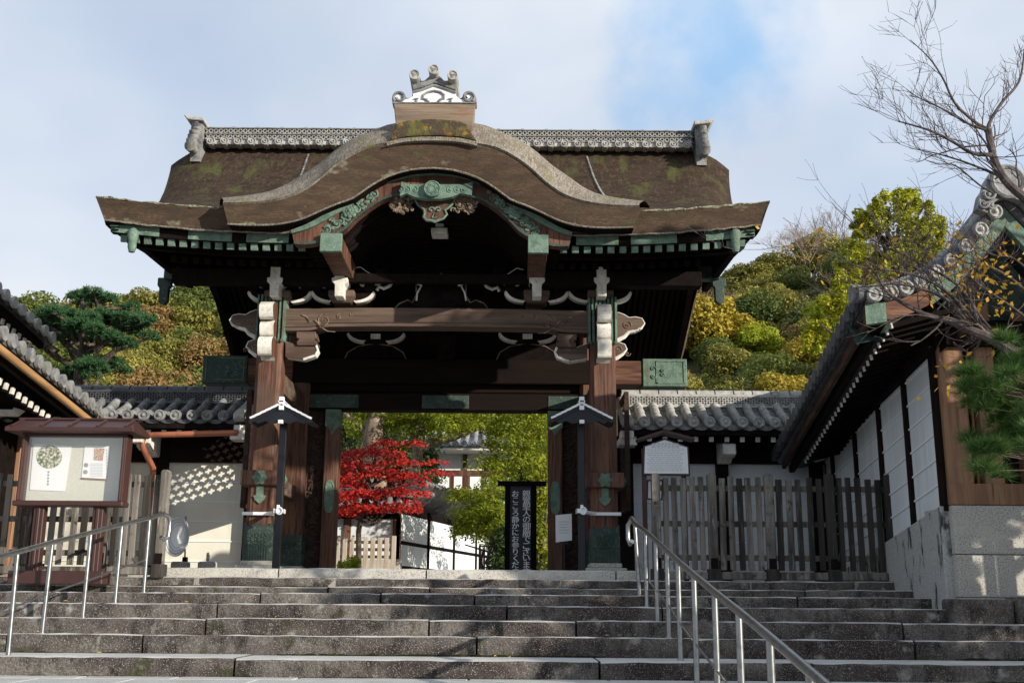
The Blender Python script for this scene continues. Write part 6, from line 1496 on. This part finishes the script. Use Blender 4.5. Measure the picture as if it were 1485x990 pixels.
for (px, py, s, dy) in ((148,437,1.0,0),(120,432,.8,.8),(98,460,1.1,-.6),(150,465,1.2,.5),(190,470,1.1,-.4),(70,470,.9,.2),(45,490,.55,.3),(120,475,1.2,-1.0),(200,462,.7,.6),(178,500,.85,-.5),(160,528,.9,.4),(130,535,1.1,-.6),(105,540,.8,.2),(92,487,.9,.8),(155,490,.9,-.9),(60,492,.6,-.2)):
    e = Q(px, py, dy); st_ = Q(118, min(545, py+45)) if py < 520 else Q(115, 575)
    limbs.append((st_, st_.lerp(e, .5)+Vector((0,0,-.15)), e, s)); rq_ = random.Random(int(px*7+py))
    for _ in range(3): limbs.append((st_.lerp(e, .6), st_.lerp(e, .8), e+Vector((rq_.gauss(0,.4), rq_.gauss(0,.5), rq_.gauss(0,.16))), s*rq_.uniform(.45,.75)))
pine((tb.x, yp_, ZF), 'dark spreading pine tree rising behind the left tiled wall', limbs, .5, .17, 130, 'pine', .016, 5, [Vector((tb.x, yp_, ZF)), Q(114,590), Q(116,540), Q(122,500), Q(128,465), Q(132,440)], [.24,.22,.2,.16,.1,.05])
# near pine at the right edge, trunk outside the picture
yn = 8.6
def Qn(px, py, dy=0): return A(px+14, py, yn+dy)
limbs = []
tx = Vector((6.9, 8.8, 0)); rq_ = random.Random(19)
for (px, py, s, dy) in ((1462,528,.75,0),(1418,565,.6,-.2),(1445,590,.9,.1),(1475,585,1.0,.3),(1440,638,.8,0),(1422,655,.55,-.2),(1475,645,1.0,.2),(1500,560,1.0,0),(1520,620,1.1,.3),(1476,612,.8,-.2)):
    e = Qn(px, py, dy); st_ = Vector((tx.x-.2, tx.y, e.z-.3)); limbs.append((st_, st_.lerp(e, .6)+Vector((0,0,.06)), e, .5))
    for _ in range(9):
        e2 = e+Vector((rq_.gauss(0,.13), rq_.gauss(0,.16), rq_.gauss(0,.075))); m_ = st_.lerp(e, .75); limbs.append((m_, m_.lerp(e2, .5)+Vector((0,0,-.02)), e2, rq_.uniform(.3,.5)))
for k in range(14):
    a = k*2.4; rad = rng.uniform(.5, 1.3); z = 1.7+k*.09; e = tx+Vector((math.cos(a)*rad+.6, math.sin(a)*rad, z)); limbs.append((tx+Vector((0,0,z-.3)), e.lerp(tx+Vector((0,0,z)), .4), e, 1.9))
pine((tx.x, tx.y, rz(8.8)), 'bright green pine branch reaching in at the right edge', limbs, .16, .13, 70, 'pinenear', .0022, 9, [tx+Vector((0,0,-.3)), tx+Vector((-.1,0,1.5)), tx+Vector((.1,.1,2.4)), tx+Vector((.2,0,3.0))], [.17,.15,.12,.05], .045, 42, .3)
# yellow-green tree behind the right hall
yv = 27.0; c = A(1305, 400, yv); root = thing('podocarpus_tree', (c.x, yv, ZF), 'lush yellow-green tree with clumped foliage behind the right hall roof', 'tree'); rng = random.Random(31)
mb = MB(); mb.tube([(c.x, yv, ZF), (c.x+.1, yv, ZF+4), (c.x, yv, ZF+8)], [.3,.24,.08], 10)
cl = [(1290,300,26),(1318,290,20),(1260,322,20),(1335,318,26),(1352,330,18),(1300,340,34),(1270,352,26),(1245,368,22),(1330,350,28),(1230,392,20),(1262,385,30),(1300,385,36),(1340,380,26),(1222,415,18),(1250,420,30),(1205,440,20),(1225,450,24),(1190,470,20),(1210,490,22),(1180,500,16),(1358,355,14),(1275,300,16),(1340,300,12),(1245,335,12)]
for px, py, s in cl:
    e = A(px, py, yv+rng.uniform(-1,1)); mb.tube([(c.x, yv, max(ZF+2, e.z-1.6)), (c.x*.5+e.x*.5, yv, e.z-.5), e], [.08,.05,.02], 6)
mb.build('trunk', M['trunk'], root, smooth=True); mb = MB()
for px, py, s in cl:
    for k in range(11):
        e = A(px+rng.uniform(-s,s)*.85, py+rng.uniform(-s,s)*.7, yv+rng.uniform(-.9,.9)); leaf_cloud(mb, rng, e, s/57*.42, 75, .10, (1,1,.8), .5, .9)
mb.build('crown', G_['fore'], root)
# red maple inside the gate
ym = 23.5; root = thing('maple_tree', (A(540, 826, ym).x, ym, ZF), 'scarlet maple with layered foliage in the garden inside the gate', 'tree'); rng = random.Random(41)
mb = MB(); b0 = A(512, 826, ym); mb.tube([(b0.x, ym+1.0, ZF), A(520, 770, ym+.8), A(532, 700, ym+.4), A(545, 660, ym)], [.07,.06,.045,.015], 8)
layers = [(540,655,44,9),(515,672,28,8),(575,668,34,8),(545,685,55,10),(505,700,26,9),(590,690,34,6),(625,684,22,3),(640,683,12,2),(560,712,60,7),(650,684,14,2),(632,668,20,3),(600,700,22,3),(505,690,22,6),(498,668,14,5),(520,735,36,9),(555,735,52,8),(590,727,22,4),(600,640,16,5),(560,640,22,5),(520,715,34,9),(500,722,18,8),(500,742,16,5)]
for px, py, w_, h_ in layers: e = A(px, py, ym+rng.uniform(-.6,.6)); mb.tube([A(540, min(py+35, 760), ym), A((px+540)/2, py+12, ym), e], [.035,.02,.008], 5)
mb.build('trunk', M['trunk'], root, smooth=True); mb = MB()
for px, py, w_, h_ in layers:
    for _ in range(int(w_*h_*(1.9 if px < 575 else 1.1))):
        a = rng.uniform(0, 6.28); q_ = math.sqrt(rng.random()); p = A(px+math.cos(a)*q_*w_*1.12+rng.gauss(0,2), py+math.sin(a)*q_*h_*.62+rng.gauss(0,2)+abs(math.cos(a))*q_*5, ym+rng.gauss(0,.55)); s = rng.uniform(.022,.04)
        nrm = Vector((rng.gauss(0,.5)+.3, rng.gauss(0,.5)-.7, .7)).normalized(); t = nrm.cross(Vector((rng.gauss(0,1), rng.gauss(0,1), 0))).normalized(); b = nrm.cross(t)
        mb.add([p+(t*math.cos(k*1.2566)+b*math.sin(k*1.2566))*(s if True else 0) for k in range(5)], [(0,2,4),(1,3,0)])
mb.build('leaves', G_['maple'], root)
# great tree with a mossy trunk and yellow-green crown
yc = 29.0; b0 = A(541, 826, yc); root = thing('camphor_tree', (b0.x, yc, ZF), 'old tree with thick mossy trunks and bright yellow-green crown inside the gate', 'tree'); rng = random.Random(43)
mb = MB(); mb.tube([(b0.x, yc, ZF), A(545, 740, yc), A(543, 680, yc), A(540, 640, yc), A(546, 600, yc), A(552, 560, yc), A(560, 520, yc)], [.42,.36,.30,.26,.25,.2,.12], 12)
mb.tube([A(596, 790, yc), A(592, 730, yc), A(600, 690, yc), A(606, 655, yc), A(604, 625, yc), A(618, 590, yc), A(640, 550, yc)], [.22,.18,.16,.15,.16,.14,.08], 10)
mb.tube([A(604, 655, yc), A(625, 642, yc), A(655, 636, yc), A(690, 622, yc), A(720, 600, yc)], [.12,.11,.08,.06,.03], 8)
mb.tube([A(606, 622, yc), A(600, 600, yc), A(590, 580, yc)], [.1,.08,.05], 8); mb.tube([A(540, 640, yc), A(520, 615, yc), A(500, 600, yc)], [.1,.08,.05], 8)
mb.build('trunk', M['trunkpale'], root, smooth=True)
mb = MB()
for (px0, px1, py0, py1, n, yy, dyy) in ((640, 800, 575, 628, 84, yc-1.0, 1.2), (708, 800, 628, 700, 40, yc-1.2, 1), (665, 745, 712, 765, 40, 26.5, .9), (665, 730, 740, 780, 36, 26.0, .8), (495, 680, 570, 628, 80, yc+.3, 1), (560, 640, 600, 650, 10, yc+.5, 1), (690, 725, 665, 720, 12, 27.5, 1), (775, 805, 600, 780, 16, 28, 1)):
    for _ in range(n):
        px, py = rng.uniform(px0, px1), rng.uniform(py0, py1); c_ = A(px, py, yy+rng.uniform(-dyy, dyy)); leaf_cloud(mb, rng, c_, rng.uniform(.16,.42), 120, .07, (1.15,1,.62), .55, .9)
mb.build('crown', G_['camphor'], root)
def shrub(pxs, y, kind, n, label, name='garden_shrub', size=.08, r_=.3, per=90, seed=1):
    rng = random.Random(seed); c_ = A((pxs[0]+pxs[1])/2, 826, y); root = thing(name, (c_.x, y, ZF), label, 'shrub' if name == 'garden_shrub' else 'tree')
    mb = MB(); zt = A(0, pxs[2], y).z
    for k in range(5): mb.tube([(c_.x+rng.uniform(-.2,.2), y, ZF-.1), (c_.x+rng.uniform(-.5,.5), y+rng.uniform(-.4,.4), ZF+(zt-ZF)*.5), (c_.x+rng.uniform(-1,1), y+rng.uniform(-.4,.4), zt-.2)], [.06,.04,.015], 6)
    mb.build('stems', M['trunk'], root); mb = MB()
    for _ in range(n):
        leaf_cloud(mb, rng, A(rng.uniform(pxs[0], pxs[1]), rng.uniform(pxs[2], pxs[3]), y+rng.uniform(-.7,.7)), r_*rng.uniform(.6,1.2), per, size, (1,1,.8), .3, .6)
    mb.build('leaves', G_[kind], root)
shrub((720, 735, 770, 826), 24.5, 'shade', 22, 'dark green bush left of the black lettered board', seed=2)
shrub((775, 800, 650, 826), 24, 'camphor', 40, 'tall light green bush right of the black lettered board', seed=3)
shrub((496, 520, 812, 830), 22, 'lime', 14, 'low bright green bush below the slatted fence', seed=4, size=.06, r_=.15)
shrub((585, 640, 690, 740), 31, 'shade', 40, 'dark green bush behind the corner of the garden wall', seed=5, r_=.4)
shrub((488, 520, 590, 640), 33, 'shade', 40, 'dark evergreen tree behind the mossy trunk', name='evergreen_tree', seed=6, r_=.5)
shrub((560, 620, 640, 700), 35, 'shade', 60, 'dark evergreen tree beyond the red maple', name='evergreen_tree', seed=7, r_=.6, size=.12)
shrub((740, 800, 620, 800), 34, 'shade', 110, 'tall dark evergreen tree beyond the lettered board', name='evergreen_tree', seed=8, r_=.6, size=.12)
shrub((600, 700, 560, 640), 48, 'olive', 70, 'pale olive tree rising behind the garden house', name='broadleaf_tree', seed=9, r_=1.0, size=.2)
shrub((480, 600, 560, 720), 46, 'shade', 130, 'deep green tree closing the view left of the garden house', name='evergreen_tree', seed=10, r_=1.0, size=.2)
shrub((700, 820, 560, 760), 47, 'olive', 130, 'olive tree closing the view right of the garden house', name='broadleaf_tree', seed=11, r_=1.0, size=.2)
# bare cherry tree, right
yb_ = 9.6; rng = random.Random(64)
root = thing('cherry_tree', (7.4, 9.9, rz(9.9)), 'nearly bare cherry tree with fine twigs and a few orange leaves at the right', 'tree')
mb = MB(); lf = MB()
def twig(p, d, l, r_, depth, gen=0):
    n = 4; pts = [p]; q_ = p.copy(); dd = d.normalized()
    for i in range(n):
        dd = (dd+Vector((rng.gauss(0,.12), rng.gauss(0,.12), rng.gauss(.045,.10)))).normalized(); q_ = q_+dd*l/n; pts.append(q_.copy())
    mb.tube(pts, [r_*(1-.45*i/n) for i in range(n+1)], 5 if r_ > .006 else 4)
    if depth <= 0:
        mb.sphere(q_, r_*1.5, 5, 4); return
    for k in range(rng.choice((2, 3, 3))):
        i = rng.randrange(1, n+1); nd = (dd+Vector((rng.gauss(0,.5), rng.gauss(0,.35), rng.gauss(.12,.42)))).normalized(); twig(pts[i], nd, l*rng.uniform(.5,.8), max(.0022, r_*.55), depth-1)
def limb(pts, r0_, r1_, ntw, l, depth, leaves=0, y=yb_):
    P = [A(a, b, y+c_) for a, b, c_ in pts]; C_ = [Vector((P[0]))]
    P3 = []; PP = [2*P[0]-P[1]]+P+[2*P[-1]-P[-2]]
    for i in range(len(PP)-3):
        a, b, c2, d2 = PP[i:i+4]
        for k in range(5):
            t = k/5; P3.append(.5*((2*b)+(c2-a)*t+(2*a-5*b+4*c2-d2)*t*t+(3*b-a-3*c2+d2)*t**3))
    P3.append(PP[-2]); n = len(P3)
    mb.tube(P3, [r0_+(r1_-r0_)*i/(n-1) for i in range(n)], 9)
    for k in range(ntw):
        i = rng.randrange(2, n); d = (P3[i]-P3[max(0, i-2)]).normalized(); f = 1-.5*i/n
        nd = (d*.9+Vector((rng.gauss(0,.55), rng.gauss(0,.4), rng.gauss(.2,.5)))).normalized(); twig(P3[i], nd, l*rng.uniform(.5,1.1), max(.0032, (r0_+(r1_-r0_)*i/(n-1))*.34), depth)
    for k in range(leaves):
        p = P3[rng.randrange(n//3, n)]+Vector((rng.gauss(0,.16), rng.gauss(0,.15), rng.gauss(0,.14))); s = rng.uniform(.02,.035); t = Vector((rng.gauss(0,1), rng.gauss(0,1), rng.gauss(0,1))).normalized(); b = t.cross(Vector((rng.gauss(0,1), rng.gauss(0,1), rng.gauss(0,1)))).normalized()
        lf.add([p-t*s*1.3, p+b*s*.6, p+t*s*1.3, p-b*s*.6], [(0,1,2,3)])
mb.tube([(7.4, 9.9, rz(9.9)-.3), (7.3, 9.9, 1.6), (7.0, 9.8, 2.6), A(1560, 600, yb_), ], [.2,.17,.14,.11], 12)
mb.tube([(7.0, 9.8, 2.6), (7.0, 9.8, 3.6), A(1560, 360, yb_), ], [.11,.08,.05], 12)
limb([(1560,360,0),(1500,300,0),(1458,262,0),(1440,225,.1),(1434,188,.1)], .05, .028, 7, .6, 3)
limb([(1440,225,.1),(1432,188,.1),(1452,150,.1),(1478,118,.2),(1486,70,.2),(1488,70,.2)], .022, .004, 10, .26, 2)
limb([(1434,188,.1),(1415,178,.1),(1385,150,0),(1368,115,0),(1348,85,0),(1320,58,0)], .018, .0035, 10, .45, 2)
limb([(1440,225,.1),(1410,222,0),(1384,207,0),(1350,190,-.1),(1310,178,-.1),(1303,177,-.1)], .022, .0035, 13, .42, 2)
limb([(1434,190,.1),(1405,180,.1),(1370,160,.2),(1340,145,.2),(1318,138,.2)], .014, .0035, 8, .4, 2)
limb([(1455,258,0),(1425,245,.1),(1390,232,.1),(1355,222,.1),(1320,215,.1)], .014, .0035, 10, .4, 2)
limb([(1440,280,0),(1420,268,0),(1385,240,0),(1360,238,0),(1342,232,0)], .010, .0035, 6, .35, 1)
limb([(1560,600,0),(1500,530,0),(1478,515,0),(1440,492,0),(1410,480,0),(1380,466,.05),(1362,462,.05)], .07, .028, 6, .5, 2, 10)
limb([(1362,462,.05),(1340,455,.05),(1310,440,0),(1285,422,0),(1272,400,0),(1255,380,0)], .026, .006, 12, .5, 2, 4)
limb([(1440,492,0),(1400,450,.1),(1370,420,.1),(1330,400,.1),(1290,392,.1),(1240,385,.1),(1190,360,.1),(1135,357,.1)], .020, .003, 16, .55, 2, 14)
limb([(1478,515,0),(1430,470,.2),(1395,420,.2),(1360,395,.2),(1310,370,.2),(1262,345,.2),(1210,300,.2)], .018, .003, 16, .5, 2, 18)
limb([(1410,480,0),(1380,440,.1),(1340,420,.1),(1300,412,.1),(1262,415,.1),(1230,418,.1)], .02, .004, 14, .45, 2, 10)
limb([(1485,420,.1),(1460,400,.1),(1430,385,.1),(1400,380,.1),(1370,360,.1)], .018, .004, 12, .45, 2, 45)
limb([(1500,470,-.1),(1460,440,-.1),(1430,420,-.1),(1405,400,-.1)], .016, .004, 12, .4, 2, 70)
limb([(1500,400,-.1),(1470,375,-.1),(1440,370,-.1)], .012, .004, 10, .4, 2, 50)
limb([(1362,520,.05),(1372,540,.05),(1380,560,.0)], .006, .003, 2, .25, 1, 14)
mb.build('branches', M['cherry'], root, smooth=False)
lf.build('leaves', G_['orange'], root)
# unseen evergreens added beyond the right edge to shade part of the steps and gate
for (x, y, H, R0, sd) in ((9.4, 4.2, 3.1, 1.2, 1), (9.6, 6.0, 3.5, 1.5, 2), (9.6, 8.6, 4.4, 1.2, 3), (9.0, 10.1, 4.9, 1.1, 4), (9.3, 8.5, 8.2, .8, 6), (11.6, 8.6, 4.9, 1.5, 5)):
    o = make_tree('evergreen_tree', 'shade', R0, H, 22, 120, .17, sd+500, 'unseen leafy evergreen added for shade beyond the right edge of the steps', 'tree', 'added shade evergreens right of the steps', sub=.5); o.location = (x, y, -.9)
fence(5.95, 8.2, 10.85, noseZ[1], noseZ[1]+1.45, (0, .5, 1), 4, 'short picket fence beyond the right edge in front of the stone base', 15)
